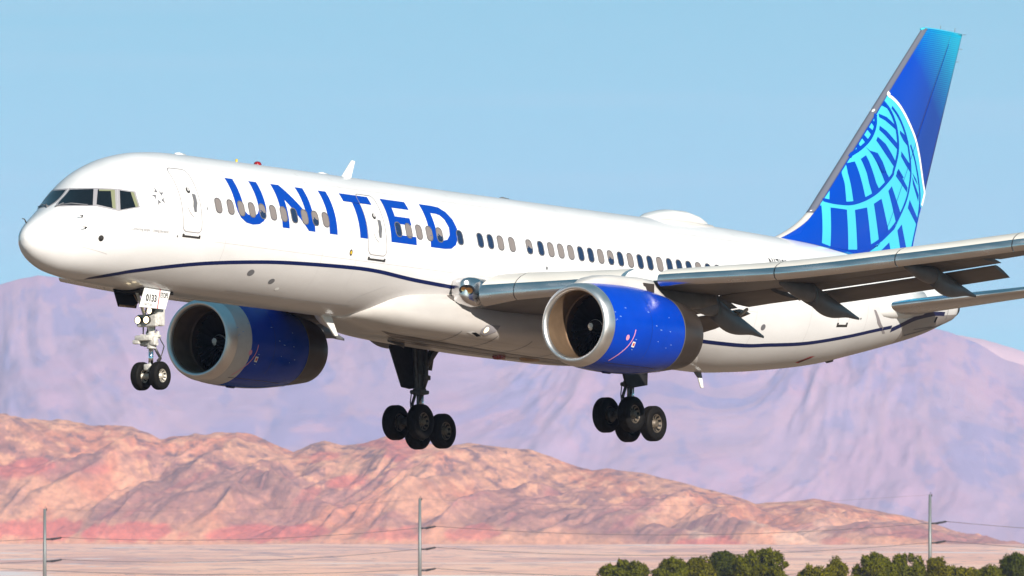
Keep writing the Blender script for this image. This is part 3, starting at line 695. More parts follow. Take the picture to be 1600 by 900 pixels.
# ================================================================ wings
def TEc(y): return 25.95 + (.24 if y > 7 else .05) * (y - 7)
def LEs(y): return 18.07 + .53 * (y - 1.95)
zref = pch(np.array([0, 1.95, 4.5, 6.9, 9.0, 12.6, 15.8, 19.1]), np.array([-1.35, -1.17, -.93, -.68, -.44, .02, .47, 1.02]))
zN = pch(np.array([1.9, 2.5, 4.5, 6.9, 9.87, 12.89, 15.8, 19.1]), np.array([-1.12, -1.06, -.87, -.62, -.43, -.05, .36, .88]))
def naca(t): return 5 * (.2969 * t ** .5 - .126 * t - .3516 * t * t + .2843 * t ** 3 - .1036 * t ** 4)
def make_wing(s):
    word = 'port' if s < 0 else 'starboard'
    bm = bmesh.new(); rows = []
    ys = list(np.arange(1.0, 13.9, .3)) + [14.0, 14.02, 14.6, 15.4, 16.2, 17, 17.8, 18.4, 18.8, 19.0, 19.06]
    for y in ys:
        xl = LEs(y) + .22 - (max(0, 2.4 - y) * .3); c = TEc(y) - xl
        if y > 18.7: k_ = (y - 18.7) / .4; xl += k_ * .5; c -= k_ * .5
        eu, el = (.85, .74) if y < 14.01 else (.995, .995)
        tk = np.interp(y, [1, 2, 5, 7, 19], [.145, .14, .12, .105, .09]) * c * (1 if y < 18.75 else max(.25, 1 - (y - 18.7) / .4))
        z0 = zref(y)
        up = [(t, z0 + naca(t) * tk * .52 + .02 * c * t * (1 - t)) for t in eu * (np.linspace(1, 0, 18) ** 1.6)]
        lo = [(t, z0 - naca(t) * tk * .46 + .012 * c * t * (1 - t)) for t in el * (np.linspace(0, 1, 18)[1:] ** 1.6)]
        r = [(xl + t * c, s * y, z) for t, z in up + lo]
        if y < 14.01: r += [(xl + .76 * c, s * y, z0 + .1), (xl + .835 * c, s * y, up[0][1] - .03)]
        else: r += [(xl + .997 * c, s * y, z0 - .004), (xl + .998 * c, s * y, z0 + .004)]
        rows.append(r)
    nu = 18
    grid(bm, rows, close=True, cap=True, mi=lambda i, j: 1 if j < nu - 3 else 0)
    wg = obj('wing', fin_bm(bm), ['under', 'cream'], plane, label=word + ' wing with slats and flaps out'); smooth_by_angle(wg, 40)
    # slats
    prof = [(.16, -.185), (.07, -.145), (.02, -.085), (0, 0), (.02, .075), (.07, .135), (.15, .185), (.30, .245), (.50, .295), (.72, .325), (.71, .305), (.45, .24), (.28, .14), (.20, .02), (.18, -.1), (.17, -.17)]
    segs = [(2.48, 3.33, 1.75, 1.2), (3.35, 6.0, 1.2, 1.0), (6.95, 9.86, 1.0, 1.0), (9.885, 12.88, 1.0, .98), (12.905, 15.80, .98, .85), (15.825, 18.5, .85, .65)]
    for y0, y1, k0, k1 in segs:
        bm = bmesh.new(); rows = []
        for y in np.linspace(y0, y1, 9):
            k_ = k0 + (k1 - k0) * (y - y0) / (y1 - y0); x0, z0 = LEs(y), zN(y)
            ku = float(np.interp(y, [2.48, 3.3, 6, 6.95, 9.87, 15.8, 18.5], [2.05, 1.9, 1.35, 1.05, 1.25, 1.35, 1.1]))
            rows.append([(x0 + a * (k_ if a > .05 else 1), s * y, z0 + b_ * (k_ if b_ < 0 else ku)) for a, b_ in prof])
        grid(bm, rows, close=True, cap=True, mi=lambda i, j: 0 if j < 5 else (1 if j < 9 else 2))
        smooth_by_angle(obj('slat', fin_bm(bm), ['silver', 'cream', 'dark'], wg), 50)
    # root fairing with the landing light
    st = [(17.98, -.72, -1.10, .08), (18.05, -.62, -1.22, .24), (18.2, -.56, -1.32, .33), (18.5, -.54, -1.40, .36), (19.0, -.56, -1.4, .36)]
    rf = obj('root_fairing', loft([(a, b_, c, d) for a, b_, c, d in st], 24, 4.5, yc=s * 1.98), 'silver', wg)
    bm = bmesh.new(); n_ = Vector((-.72, s * .60, -.22)).normalized(); c0 = Vector((18.13, s * 2.20, -.93)); u_ = Vector((.64, s * .76, 0)).normalized(); v_ = n_.cross(u_)
    bm.faces.new([bm.verts.new(c0 + u_ * .22 * math.cos(a) + v_ * .15 * math.sin(a) + n_ * .06) for a in np.linspace(0, 2 * math.pi, 25)[:-1]])
    ll = obj('landing_light', bm, 'well', rf)
    for du, dv, rr in ((.05, -.02, .115), (-.09, .02, .08)):
        bm = bmesh.new(); rows = []
        for q, r_ in ((.075, 1), (.070, .75), (.066, .35), (.065, .03)):
            rows.append([c0 + u_ * (du + rr * r_ * math.cos(a)) + v_ * (dv + rr * r_ * .8 * math.sin(a)) + n_ * q for a in np.linspace(0, 2 * math.pi, 17)[:-1]])
        grid(bm, rows, close=True); obj('lamp_reflector', bm, 'lampdim', rf)
    # flaps
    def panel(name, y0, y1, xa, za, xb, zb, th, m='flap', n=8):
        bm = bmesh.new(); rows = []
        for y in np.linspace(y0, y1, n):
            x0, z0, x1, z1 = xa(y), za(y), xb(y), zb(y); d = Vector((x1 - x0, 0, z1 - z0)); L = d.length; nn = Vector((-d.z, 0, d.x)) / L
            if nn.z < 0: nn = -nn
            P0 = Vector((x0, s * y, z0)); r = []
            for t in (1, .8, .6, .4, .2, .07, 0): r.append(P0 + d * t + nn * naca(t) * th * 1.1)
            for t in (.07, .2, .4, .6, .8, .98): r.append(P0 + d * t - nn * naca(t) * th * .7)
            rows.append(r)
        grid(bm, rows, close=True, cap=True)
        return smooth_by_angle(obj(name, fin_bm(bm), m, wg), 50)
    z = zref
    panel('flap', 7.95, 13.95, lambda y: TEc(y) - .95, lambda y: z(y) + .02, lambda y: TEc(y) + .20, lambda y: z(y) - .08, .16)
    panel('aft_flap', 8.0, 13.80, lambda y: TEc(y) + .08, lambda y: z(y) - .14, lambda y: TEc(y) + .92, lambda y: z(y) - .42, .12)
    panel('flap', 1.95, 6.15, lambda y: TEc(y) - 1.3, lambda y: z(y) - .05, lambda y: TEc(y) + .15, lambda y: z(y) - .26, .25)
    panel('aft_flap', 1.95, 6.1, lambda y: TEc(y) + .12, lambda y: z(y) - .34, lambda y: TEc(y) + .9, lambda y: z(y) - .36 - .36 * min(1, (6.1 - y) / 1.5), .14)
    panel('inboard_aileron', 6.25, 7.85, lambda y: TEc(y) - 1.0, lambda y: z(y) - .02, lambda y: TEc(y) + .55, lambda y: z(y) - .22, .18)
    # canoe fairings
    def canoe(y, xf, xsplit, xt_, zt_, dep, hw):
        z0 = z(y)
        st = []
        for k in range(13):
            t = k / 12; x = xf + (xsplit - xf) * t
            st.append((x, z0 - .02, z0 - .16 - dep * math.sin(t * math.pi / 2) ** 1.0 * .85, .02 + hw * min(1, (t * 1.5) ** .6)))
        f = obj('flap_track_fairing', loft(st, 20, 2.2, yc=s * y), 'canoe', wg)
        st = []
        x0 = xsplit + .03
        for k in range(15):
            t = k / 14; x = x0 + (xt_ - x0) * t; ztop_ = z0 - .04 + (zt_ + .03 - z0 + .04) * t; d = dep * (1 - t) ** .75 * (1 + .55 * math.sin(math.pi * min(t * 1.3, 1)))
            st.append((x, ztop_ + .02, min(ztop_ - d * .95 - .03, ztop_ - .05) - (.12 if t < .95 else 0) * (1 - t), max(hw * (1 - t ** 2.2), .02)))
        st[0] = (st[0][0], st[0][1] - .0, st[0][2], st[0][3])
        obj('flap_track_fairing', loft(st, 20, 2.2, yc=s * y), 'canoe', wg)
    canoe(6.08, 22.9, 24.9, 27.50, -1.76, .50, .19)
    canoe(8.99, 23.9, 25.55, 28.03, -1.30, .46, .17)
    canoe(12.42, 25.1, 26.6, 28.85, -.71, .42, .16)
    # actuator struts by the flap notch
    bm = bmesh.new(); tube(bm, [(26.0, s * 6.5, zref(6.5) - .35), (26.7, s * 5.6, zref(6) - .5)], .05, 8); tube(bm, [(26.1, s * 8.2, zref(8) - .1), (26.75, s * 7.8, zref(8) - .22)], .045, 8)
    obj('flap_actuator', fin_bm(bm), 'gearwhite', wg)
    # slat joints on top
    return wg
wing_p = make_wing(-1); wing_s = make_wing(1)

# ================================================================ tailplane
def make_stab(s):
    bm = bmesh.new(); rows = []
    for y in list(np.linspace(.5, 7.4, 20)) + [7.55, 7.62]:
        xl = 40.9 + .62 * (y - .8); xt = 44.55 + .27 * (y - .8)
        if y > 7.45: xl += (y - 7.45) * 2
        c = xt - xl; z0 = .21 + .150 * (y - .8); tk = .20 * c * (1 if y < 7.5 else .4)
        up = [(t, z0 + naca(t) * tk * .62) for t in (np.linspace(1, 0, 18) ** 1.8)]
        lo = [(t, z0 - naca(t) * tk * .62) for t in (np.linspace(0, 1, 18)[1:-1] ** 1.8)]
        rows.append([(xl + t * c, s * y, z + t * c * .05) for t, z in up + lo])
    n = len(rows[0])
    grid(bm, rows, close=True, cap=True, mi=lambda i, j: 0 if 9 <= j <= 25 else (2 if j < 9 else 1))
    hs = obj('tailplane', fin_bm(bm), ['silver', 'fair', 'white'], plane, label=('port' if s < 0 else 'starboard') + ' tailplane'); smooth_by_angle(hs, 50)
    obj('tailplane_fairing', loft([(40.5, .42, .10, .04, s * 1.30), (40.75, .50, -.02, .16, s * 1.26), (41.1, .56, -.06, .26, s * 1.22), (41.6, .62, -.06, .30, s * 1.15), (42.6, .80, .0, .32, s * 1.0), (43.8, .95, .2, .3, s * .85)], 24, 2.3), 'white', hs)
    return hs
make_stab(-1); make_stab(1)
decal('tailplane_slot', [[[(40.36, .12), (40.5, .12), (41.0, -.22), (41.6, -.48), (41.45, -.50), (40.8, -.27)]]], side(.006), 'line', plane, step=.2)

# ================================================================ engines
EX, EY, EZ = 17.20, 6.5, -2.11
NAC = [(0, 1.03), (.012, 1.065), (.05, 1.105), (.12, 1.14), (.25, 1.175), (.34, 1.19), (.342, 1.19), (.7, 1.225), (.95, 1.24), (1.3, 1.255), (1.8, 1.262), (2.4, 1.25), (3.0, 1.215), (3.5, 1.165), (4.0, 1.10), (4.02, 1.098), (4.5, 1.03), (4.9, .97), (5.2, .92)]
nacR = pch(np.array([p[0] for p in NAC]), np.array([p[1] for p in NAC]))
def make_engine(s):
    word = 'port' if s < 0 else 'starboard'; cy = s * EY; grey_to = .342 if s < 0 else .98
    bm = bmesh.new(); revolve(bm, [(x, nacR(x)) for x in [grey_to] + [v for v in np.arange(.4, 4.0, .15) if v > grey_to] + [4.0]], (EX, cy, EZ), 'x', 72)
    nac = obj('engine', fin_bm(bm), 'blue', plane, label=word + ' engine nacelle')
    if s > 0:
        bm = bmesh.new(); revolve(bm, [(x, nacR(x)) for x in (.342, .5, .7, .9, .98)], (EX, cy, EZ), 'x', 72); obj('inlet_cowl', fin_bm(bm), 'nacgrey', nac)
    prof = [(.345, 1.19), (.25, 1.175), (.12, 1.14), (.05, 1.105), (.012, 1.065), (0, 1.03), (.012, 1.0), (.04, .975), (.09, .955), (.14, .945)]
    bm = bmesh.new(); revolve(bm, prof, (EX, cy, EZ), 'x', 72); obj('inlet_lip', fin_bm(bm), 'lip', nac)
    bm = bmesh.new(); revolve(bm, [(.14, .945), (.2, .935), (.5, .925), (.9, .94), (1.0, .945), (1.01, .93), (1.05, .93), (1.06, .95), (1.7, .95)], (EX, cy, EZ), 'x', 72); obj('inlet_duct', fin_bm(bm), 'duct', nac)
    bm = bmesh.new()
    for k in range(24):
        a = 2 * math.pi * k / 24; rows = []
        for r_ in np.linspace(.2, .93, 6):
            tw = R(25 + 40 * (r_ - .2) / .73); ch = .17 + .05 * r_
            e = Vector((0, math.cos(a), math.sin(a))); tn = Vector((0, -math.sin(a), math.cos(a)))
            d = Vector((math.cos(tw), 0, 0)) + tn * math.sin(tw); c0 = Vector((EX + 1.30, cy, EZ)) + e * r_
            rows.append([c0 - d * ch * .6, c0 + Vector((.02, 0, 0)), c0 + d * ch * .6])
        grid(bm, rows)
    obj('fan', bm, 'fan', nac)
    bm = bmesh.new(); revolve(bm, [(1.55, .95), (1.56, .01)], (EX, cy, EZ), 'x', 32); obj('fan_backing', fin_bm(bm), 'black', nac)
    sp_prof = [(.80, .005), (.82, .05), (.88, .10), (1.0, .165), (1.15, .225), (1.3, .26), (1.5, .28)]
    bm = bmesh.new(); revolve(bm, sp_prof, (EX, cy, EZ), 'x', 32); sp = obj('spinner', fin_bm(bm), 'spin', nac)
    rs = pch(np.array([p[0] for p in sp_prof]), np.array([p[1] for p in sp_prof]))
    bm = bmesh.new(); rows = []
    for k in range(26):
        t = k / 25; x = .81 + .30 * t; a = R(200) + R(330) * t; r_ = rs(x) + .006; wd_ = .055 * (1 - abs(2 * t - .7) * .5)
        rows.append([(EX + x + q, cy + (rs(x + q) + .008) * math.cos(a), EZ + (rs(x + q) + .008) * math.sin(a)) for q in (-wd_ / 2, 0, wd_ / 2)])
    grid(bm, rows); obj('spinner_swirl', bm, 'wmark', sp)
    bm = bmesh.new(); revolve(bm, [(.80, .03), (.79, .002)], (EX, cy, EZ), 'x', 12); revolve(bm, [(.85, .085), (.80, .03)], (EX - .004, cy, EZ), 'x', 16); obj('spinner_tip', fin_bm(bm), 'wmark', sp)
    bm = bmesh.new(); revolve(bm, [(x, nacR(x) - .004) for x in (4.0, 4.3, 4.6, 4.9, 5.2)] + [(5.215, .91), (5.2, .89), (4.6, .93), (4.2, .95)], (EX, cy, EZ), 'x', 72); obj('exhaust_nozzle', fin_bm(bm), 'nozzle', nac)
    bm = bmesh.new(); revolve(bm, [(4.9, .60), (5.2, .55), (5.5, .42), (5.9, .12), (5.95, .01)], (EX, cy, EZ), 'x', 32); obj('exhaust_cone', fin_bm(bm), 'nozzle', nac)
    bm = bmesh.new(); revolve(bm, [(4.3, .94), (4.32, .5)], (EX, cy, EZ), 'x', 32); obj('exhaust_backing', fin_bm(bm), 'black', nac)
    bm = bmesh.new(); revolve(bm, [(3.985, nacR(4) + .012), (4.02, nacR(4) + .012)], (EX, cy, EZ), 'x', 72); obj('nozzle_seam', fin_bm(bm), 'wframe', nac)
    # placards on the port face of the nacelle
    def nmap(off):
        def f(x, z):
            r_ = nacR(x - EX) + off; h = min(max(z - EZ, -r_ * .99), r_ * .99); return Vector((x, cy - math.sqrt(r_ * r_ - h * h), z))
        return f
    if s < 0 or s > 0:
        decal('warning_arc', stroke(densify([(18.48, -2.23), (18.44, -2.42), (18.34, -2.65), (18.16, -2.88), (17.93, -3.12)], k=4), .035), nmap(.006), 'pink', nac, step=0)
        decal('placard', [[[(18.17 + .075 * math.cos(a), -2.47 + .08 * math.sin(a)) for a in np.linspace(0, 2 * math.pi, 14)[:-1]]]], nmap(.006), 'pink', nac, step=0)
        decal('placard', [[[(18.46, -2.56), (18.60, -2.57), (18.60, -2.72), (18.46, -2.71)]]], nmap(.006), 'wmark', nac, step=0)
        decal('placard', [[[(18.50, -2.60), (18.57, -2.605), (18.57, -2.68), (18.50, -2.68)]]], nmap(.010), 'red', nac, step=0)
        P_ = []
        for x, z_, l in ((17.58, -1.79, .09), (18.1, -1.64, .09), (17.79, -1.9, .09), (17.63, -1.99, .06), (17.19 + .38, -2.02, .06), (19.19, -1.68, .10), (20.28, -1.76, .05), (19.52, -2.05, .09), (19.77, -2.15, .12), (20.28, -2.16, .08), (19.69, -2.48, .06), (20.45, -2.52, .08), (20.22, -2.62, .05), (18.58, -2.50, .10), (18.56, -2.78, .08), (18.18, -2.83, .07)):
            P_ += [[[(x - l / 2.6, z_ + .013), (x + l / 2.6, z_ + .006), (x + l / 2.6, z_ - .013), (x - l / 2.6, z_ - .006)]]]
        decal('nacelle_marks', P_, nmap(.006), 'nmark', nac, step=0)
        decal('cowl_seam', stroke([(19.30, z_) for z_ in np.arange(-3.0, -1.1, .15)], .012), nmap(.004), 'navy', nac, step=0)
        decal('cowl_seam', stroke([(x, -3.18) for x in np.arange(17.9, 20.6, .2)], .012), nmap(.004), 'navy', nac, step=0)
    bm = bmesh.new(); box(bm, (EX + 1.6, cy - .05, EZ - 1.25), (.4, .10, .10), bev=.04); obj('drain_fairing', bm, 'navy', nac)
    # pylon
    st = [(17.30, -1.0, -1.08, .05), (17.5, -.88, -1.10, .20), (17.8, -.76, -1.12, .33), (18.3, -.66, -1.12, .42), (18.8, -.62, -1.14, .43), (19.2, -.61, -1.3, .42), (20.2, -.58, -1.45, .38), (20.85, -.60, -1.45, .34), (21.1, -.80, -1.45, .32), (21.5, -1.02, -1.42, .28), (21.72, -1.14, -1.38, .24)]
    py_ = obj('pylon', loft(st, 28, 2.8, yc=cy), ['fair'], nac)
    # access panel high on the side of the pylon
    bm = bmesh.new(); box(bm, (20.42, cy - .355, -.90), (.56, .03, .30), bev=.01); obj('pylon_vent', bm, 'nozzle', py_)
    # bracket blade behind (aft lower pylon fairing)
    obj('aft_pylon_fairing', loft([(20.6, -.7, -1.5, .2), (21.6, -.8, -1.36, .20), (22.6, -.8, -1.32, .16), (23.6, -.8, -1.22, .10), (24.4, -.8, -1.05, .03)], 20, 2.4, yc=cy), 'under', nac)
    return nac
make_engine(-1); make_engine(1)

# ================================================================ landing gear
def wheel_bm(r, w_, rim_r, y0, n=40):
    """tyre and rim about the y axis, centred on y0; material 0 tyre, 1 rim, 2 dark"""
    bm = bmesh.new(); h = w_ / 2
    prof = [(-h * .72, rim_r), (-h * .90, rim_r * 1.10), (-h, rim_r * 1.28), (-h, (r + rim_r) / 2), (-h * .93, r * .90), (-h * .72, r * .975)]
    for q in (-.50, -.47, -.44, -.17, -.14, -.11, .11, .14, .17, .44, .47, .50): prof.append((h * q, r * (.985 if abs(q) in (.47, .14) else 1.0)))
    prof += [(h * .72, r * .975), (h * .93, r * .90), (h, (r + rim_r) / 2), (h, rim_r * 1.28), (h * .90, rim_r * 1.10), (h * .72, rim_r)]
    revolve(bm, prof, (0, y0, 0), 'y', n)
    for sg in (-1, 1):
        revolve(bm, [(sg * h * .72, rim_r), (sg * h * .70, rim_r * .90), (sg * h * .35, rim_r * .80), (sg * h * .28, rim_r * .45), (sg * h * .70, rim_r * .38), (sg * h * .78, rim_r * .25), (sg * h * .78, .004)], (0, y0, 0), 'y', n, mi=lambda i, j: 1 if i in (0, 3, 4, 5) or (i in (1, 2) and j % 4 < 2) else 2)
    return fin_bm(bm)

def make_main_gear(s):
    gx, gy, gz = 24.28, s * 3.66, -4.25
    word = 'port' if s < 0 else 'starboard'
    bm = bmesh.new()
    tube(bm, [(gx - .05, gy, -1.0), (gx, gy, -2.2), (gx, gy, -3.28)], .15, 16)              # outer cylinder
    tube(bm, [(gx, gy, -3.15), (gx, gy, -3.32)], .20, 16)
    tube(bm, [(gx - .30, gy, -1.6), (gx - .12, gy, -3.2)], .07, 10)                          # forward trunnion brace
    tube(bm, [(gx + .75, gy, -1.5), (gx + .08, gy, -3.0)], .06, 10)
    tube(bm, [(gx + .02, gy - s * .08, -2.66), (gx, gy - s * .85, -1.7)], .085, 10)          # side stay
    tube(bm, [(gx + .02, gy - s * .75, -1.75), (gx - .05, gy - s * 1.4, -1.6)], .07, 10)
    box(bm, (gx, gy - s * .12, -2.62), (.26, .2, .26), bev=.04)
    box(bm, (gx, gy - s * .28, -2.84), (.18, .12, .14), bev=.03)
    box(bm, (gx, gy, -3.25), (.46, .40, .12), bev=.04)
    for dy in (-.16, .13): tube(bm, [(gx - .21, gy + dy, -3.2), (gx - .27, gy + dy, -3.55), (gx - .20, gy + dy, -3.95)], .018, 6)
    tube(bm, [(gx - .19, gy, -3.28), (gx - .36, gy, -3.62)], .045, 8); tube(bm, [(gx - .36, gy, -3.62), (gx - .10, gy, -4.0)], .045, 8)   # torque links
    tube(bm, [(gx - .20, gy - .12, -3.4), (gx + .02, gy + .1, -3.72)], .025, 6)
    g = obj('main_gear', fin_bm(bm), 'strut', plane, label=word + ' main landing gear with four wheels'); smooth_by_angle(g, 45)
    bm = bmesh.new(); tube(bm, [(gx, gy, -3.3), (gx, gy, -4.15)], .088, 16); tube(bm, [(gx + .17, gy, -3.25), (gx + .17, gy, -3.8)], .03, 8); obj('oleo_piston', fin_bm(bm), 'chrome', g)
    til = R(-10.0); ca, sa = math.cos(til), math.sin(til)
    def L(dx, dy, dz=0): return Vector((gx + dx * ca - dz * sa, gy + dy, gz + dx * sa + dz * ca))
    bm = bmesh.new(); tube(bm, [L(-.72, 0), L(.72, 0)], .12, 12)
    for dx in (-.57, .57): tube(bm, [L(dx, -.43), L(dx, .43)], .075, 10)
    for dx in (-.57, .57):
        for dy in (-.2, .2): tube(bm, [L(dx, dy), L(dx, dy * 1.25)], .20, 14)
    box(bm, L(0, 0, .05), (.3, .26, .3), bev=.05); tube(bm, [L(-.45, .08, .16), L(.45, .08, .16)], .03, 6)
    obj('bogie_beam', fin_bm(bm), 'strut', g)
    base = wheel_bm(.508, .365, .265, 0.)
    me = bpy.data.meshes.new('wheel'); base.to_mesh(me); base.free()
    for k in ('rubber', 'rim', 'black'): me.materials.append(M[k])
    me.polygons.foreach_set('use_smooth', [True] * len(me.polygons))
    for dx in (-.57, .57):
        for dy in (-.43, .43):
            wl = bpy.data.objects.new('wheel', me); C.objects.link(wl); wl.parent = g; wl.location = L(dx, dy); wl.rotation_euler = (0, random.random() * 3, 0)
    # strut door on the outboard side
    yy = s * 3.90
    bm = bmesh.new(); prism(bm, [(23.25, -1.5), (23.08, -2.03), (23.72, -3.13 - .1 * (1 - s)), (24.12, -3.16 - .1 * (1 - s)), (24.78, -3.05 - .1 * (1 - s)), (24.82, -1.5)], 1, yy - .035, yy + .035, .015)
    dr = obj('gear_door', bm, 'dark', g, smooth=False)
    bm = bmesh.new()
    for z_ in (-1.9, -2.6): tube(bm, [(gx, gy, z_), (gx + .1, yy, z_ - .05)], .04, 8)
    obj('door_link', fin_bm(bm), 'strut', g)
    if s > 0:
        bm = bmesh.new(); tube(bm, [(24.05, s * 3.3, -1.95), (24.22, s * 3.38, -2.9), (24.25, s * 3.5, -3.15)], .06, 8)
        tube(bm, [(24.55, s * 3.4, -1.8), (24.5, s * 3.5, -2.6)], .10, 8); obj('side_brace', fin_bm(bm), 'strut', g)
    return g
make_main_gear(-1); make_main_gear(1)

# nose gear
nx, nz = 5.99, -4.14
bm = bmesh.new()
tube(bm, [(nx, 0, -1.6), (nx, 0, -3.36)], .10, 14)
tube(bm, [(nx - .06, 0, -2.9), (nx - .75, .0, -1.8)], .045, 8)
tube(bm, [(nx, -.02, -2.95), (nx, -.02, -3.38)], .135, 14)
box(bm, (nx - .12, .12, -3.10), (.34, .52, .16), bev=.05)
box(bm, (nx - .05, -.12, -3.18), (.2, .22, .26), bev=.05)
box(bm, (nx - .2, .34, -3.2), (.16, .22, .12), bev=.03)
tube(bm, [(nx - .05, .3, -3.24), (nx - .05, -.24, -3.24)], .07, 10); tube(bm, [(nx - .15, .26, -3.02), (nx + .1, -.26, -3.04)], .035, 8)
tube(bm, [(nx, .12, -2.9), (nx, .14, -3.1)], .05, 8); tube(bm, [(nx + .1, -.14, -2.9), (nx + .12, -.16, -3.1)], .05, 8)
tube(bm, [(nx, 0, -3.86), (nx, 0, -4.02)], .115, 12); box(bm, (nx - .04, .05, -3.90), (.2, .22, .18), bev=.04)
tube(bm, [(nx, -.31, nz), (nx, .31, nz)], .075, 12)
ng = obj('nose_gear', fin_bm(bm), 'gearwhite', plane, label='nose landing gear with two wheels and three lamps'); smooth_by_angle(ng, 45)
bm = bmesh.new(); tube(bm, [(nx, 0, -3.3), (nx, 0, -3.95)], .068, 14); obj('oleo_piston', fin_bm(bm), 'chrome', ng)
bm = bmesh.new()
tube(bm, [(nx + .13, -.04, -3.36), (nx + .40, -.04, -3.62)], .04, 8); tube(bm, [(nx + .40, -.04, -3.62), (nx + .10, -.04, -3.93)], .04, 8)
tube(bm, [(nx + .1, -.1, -2.85), (nx + .2, -.16, -3.1), (nx + .34, -.2, -3.3), (nx + .36, -.1, -3.55), (nx + .2, -.06, -3.7)], .016, 6)
tube(bm, [(nx - .1, .1, -2.2), (nx - .16, .16, -2.7), (nx - .1, .2, -3.05)], .02, 6)
tube(bm, [(nx + .02, .02, -2.72), (nx + .02, .02, -3.0)], .12, 10); tube(bm, [(nx, .2, -3.16), (nx, .2, -3.32)], .05, 8)
obj('torque_link', fin_bm(bm), 'strut', ng)
bm = bmesh.new(); box(bm, (nx - .20, -.02, -2.62), (.16, .66, .34), bev=.04); box(bm, (nx - .02, -.26, -2.52), (.34, .22, .48), bev=.04)
lb = obj('lamp_bracket', bm, 'gearwhite', ng, smooth=False)
def lamp(y, z, r_, x):
    bm = bmesh.new(); revolve(bm, [(.06, r_ * 1.12), (-.06, r_ * 1.15), (-.07, r_ * 1.02), (-.05, r_ * .98), (.06, .3 * r_)], (x, y, z), 'x', 20); o = obj('taxi_lamp', fin_bm(bm), 'sill', ng)
    bm = bmesh.new(); revolve(bm, [(-.05, r_), (-.065, r_ * .6), (-.07, .003)], (x, y, z), 'x', 20); obj('lens', fin_bm(bm), 'lampglow', o)
lamp(.205, -2.61, .095, nx - .31); lamp(-.085, -2.61, .095, nx - .31); lamp(-.16, -2.36, .085, nx - .27)
base = wheel_bm(.395, .27, .185, 0.)
me = bpy.data.meshes.new('nose_wheel'); base.to_mesh(me); base.free()
for k in ('rubber', 'rimw', 'black'): me.materials.append(M[k])
me.polygons.foreach_set('use_smooth', [True] * len(me.polygons))
for dy in (-.31, .31):
    wl = bpy.data.objects.new('wheel', me); C.objects.link(wl); wl.parent = ng; wl.location = (nx, dy, nz); wl.rotation_euler = (0, .4 + dy, 0)
# doors and well
bm = bmesh.new(); prism(bm, [(4.97, -1.74), (6.17, -1.76), (5.93, -2.32), (4.70, -2.33)], 1, -.52, -.49, .008)
nd = obj('nose_gear_door', bm, 'wmark', plane, smooth=False, label='white nose gear door with fleet number')
fl = lambda off: (lambda x, z: Vector((x, -.52 - off, z)))
decal('door_number', None, fl(.010), 'black', nd, step=0, bm=text_bm('0133', .27, 4.98, -2.14, sx=.95, shear=.12, bold=.006))
decal('door_small_text', None, fl(.010), 'grey', nd, step=0, bm=text_bm('N17133', .10, 4.92, -2.27, sx=1.1))
decal('door_marking', None, fl(.010), 'black', nd, step=0, bm=text_bm('ETOPS', .20, 5.665, -2.0, sx=.62, shear=.15, bold=.002))
decal('red_stripe', stroke([(5.66, -1.77), (5.53, -2.325)], .03), fl(.012), 'red', nd, step=0)
bm = bmesh.new(); prism(bm, [(4.83, -1.72), (6.13, -1.74), (5.95, -2.25), (5.11, -2.26)], 1, .49, .52, .008)
nd2 = obj('nose_gear_door', bm, 'well', plane, smooth=False, label='dark inside of the far nose gear door')
bm = bmesh.new(); box(bm, (5.5, .488, -2.215), (.74, .01, .06)); tube(bm, [(5.75, .46, -1.85), (5.95, .44, -2.1), (5.8, .46, -2.2)], .02, 6); obj('door_lip', bm, 'duct', nd2)
bm = bmesh.new(); box(bm, (5.6, 0, -1.845), (1.5, .96, .08), bev=.01); obj('gear_well', bm, 'well', plane)
# lights and inlets on the belly fairing
def bellyz(off):
    def f(x, z):
        zt, zb, hw = F_[0](x), F_[1](x), F_[2](x); q = min(max((z - (zt + zb) / 2) / ((zt - zb) / 2), -1), 1)
        return Vector((x, -(hw * (1 - abs(q) ** 2.7) ** (1 / 2.7) + off), z - off * .5))
    return f
decal('recessed_light', [[[(19.36, -1.95), (19.50, -1.83), (20.15, -1.80), (20.05, -1.98), (19.75, -2.11), (19.42, -2.06)]]], bellyz(.012), 'seal', plane, step=.1)
decal('lamp_glass', [[[(19.58 + .10 * math.cos(a), -1.96 + .085 * math.sin(a)) for a in np.linspace(0, 2 * math.pi, 14)[:-1]]]], bellyz(.018), 'lampglow2', plane, step=0)
decal('air_inlet', [[[(18.85, -2.07), (19.05, -2.03), (19.62, -2.12), (19.5, -2.17)]]], bellyz(.010), 'wmark', plane, step=.1)
decal('air_inlet', [[[(19.05, -2.07), (19.2, -2.05), (19.60, -2.125), (19.45, -2.155)]]], bellyz(.016), 'well', plane, step=.1)
decal('air_inlet', [[[(16.35, -1.47), (16.52, -1.44), (16.50, -1.52)]]], side(.012), 'well', plane, step=0)

# ================================================================ LAND
def vnoise(x, y, seed):
    xi = np.floor(x).astype(np.int64); yi = np.floor(y).astype(np.int64); xf = x - xi; yf = y - yi
    def h(a, b):
        n = (a * 374761393 + b * 668265263 + seed * 974711) & 0x7fffffff
        n = ((n ^ (n >> 13)) * 1274126177) & 0x7fffffff
        return ((n ^ (n >> 16)) & 0xffff) / 65535.
    u = xf * xf * (3 - 2 * xf); v = yf * yf * (3 - 2 * yf)
    return (h(xi, yi) * (1 - u) + h(xi + 1, yi) * u) * (1 - v) + (h(xi, yi + 1) * (1 - u) + h(xi + 1, yi + 1) * u) * v
def fbm(x, y, oct_, seed, ridged=False, gain=.5):
    s = 0; a = 1; t = 0
    for k in range(oct_):
        n = vnoise(x * 2 ** k, y * 2 ** k, seed + k)
        if ridged: n = 1 - abs(2 * n - 1)
        s = s + a * n; t += a; a *= gain
    return s / t

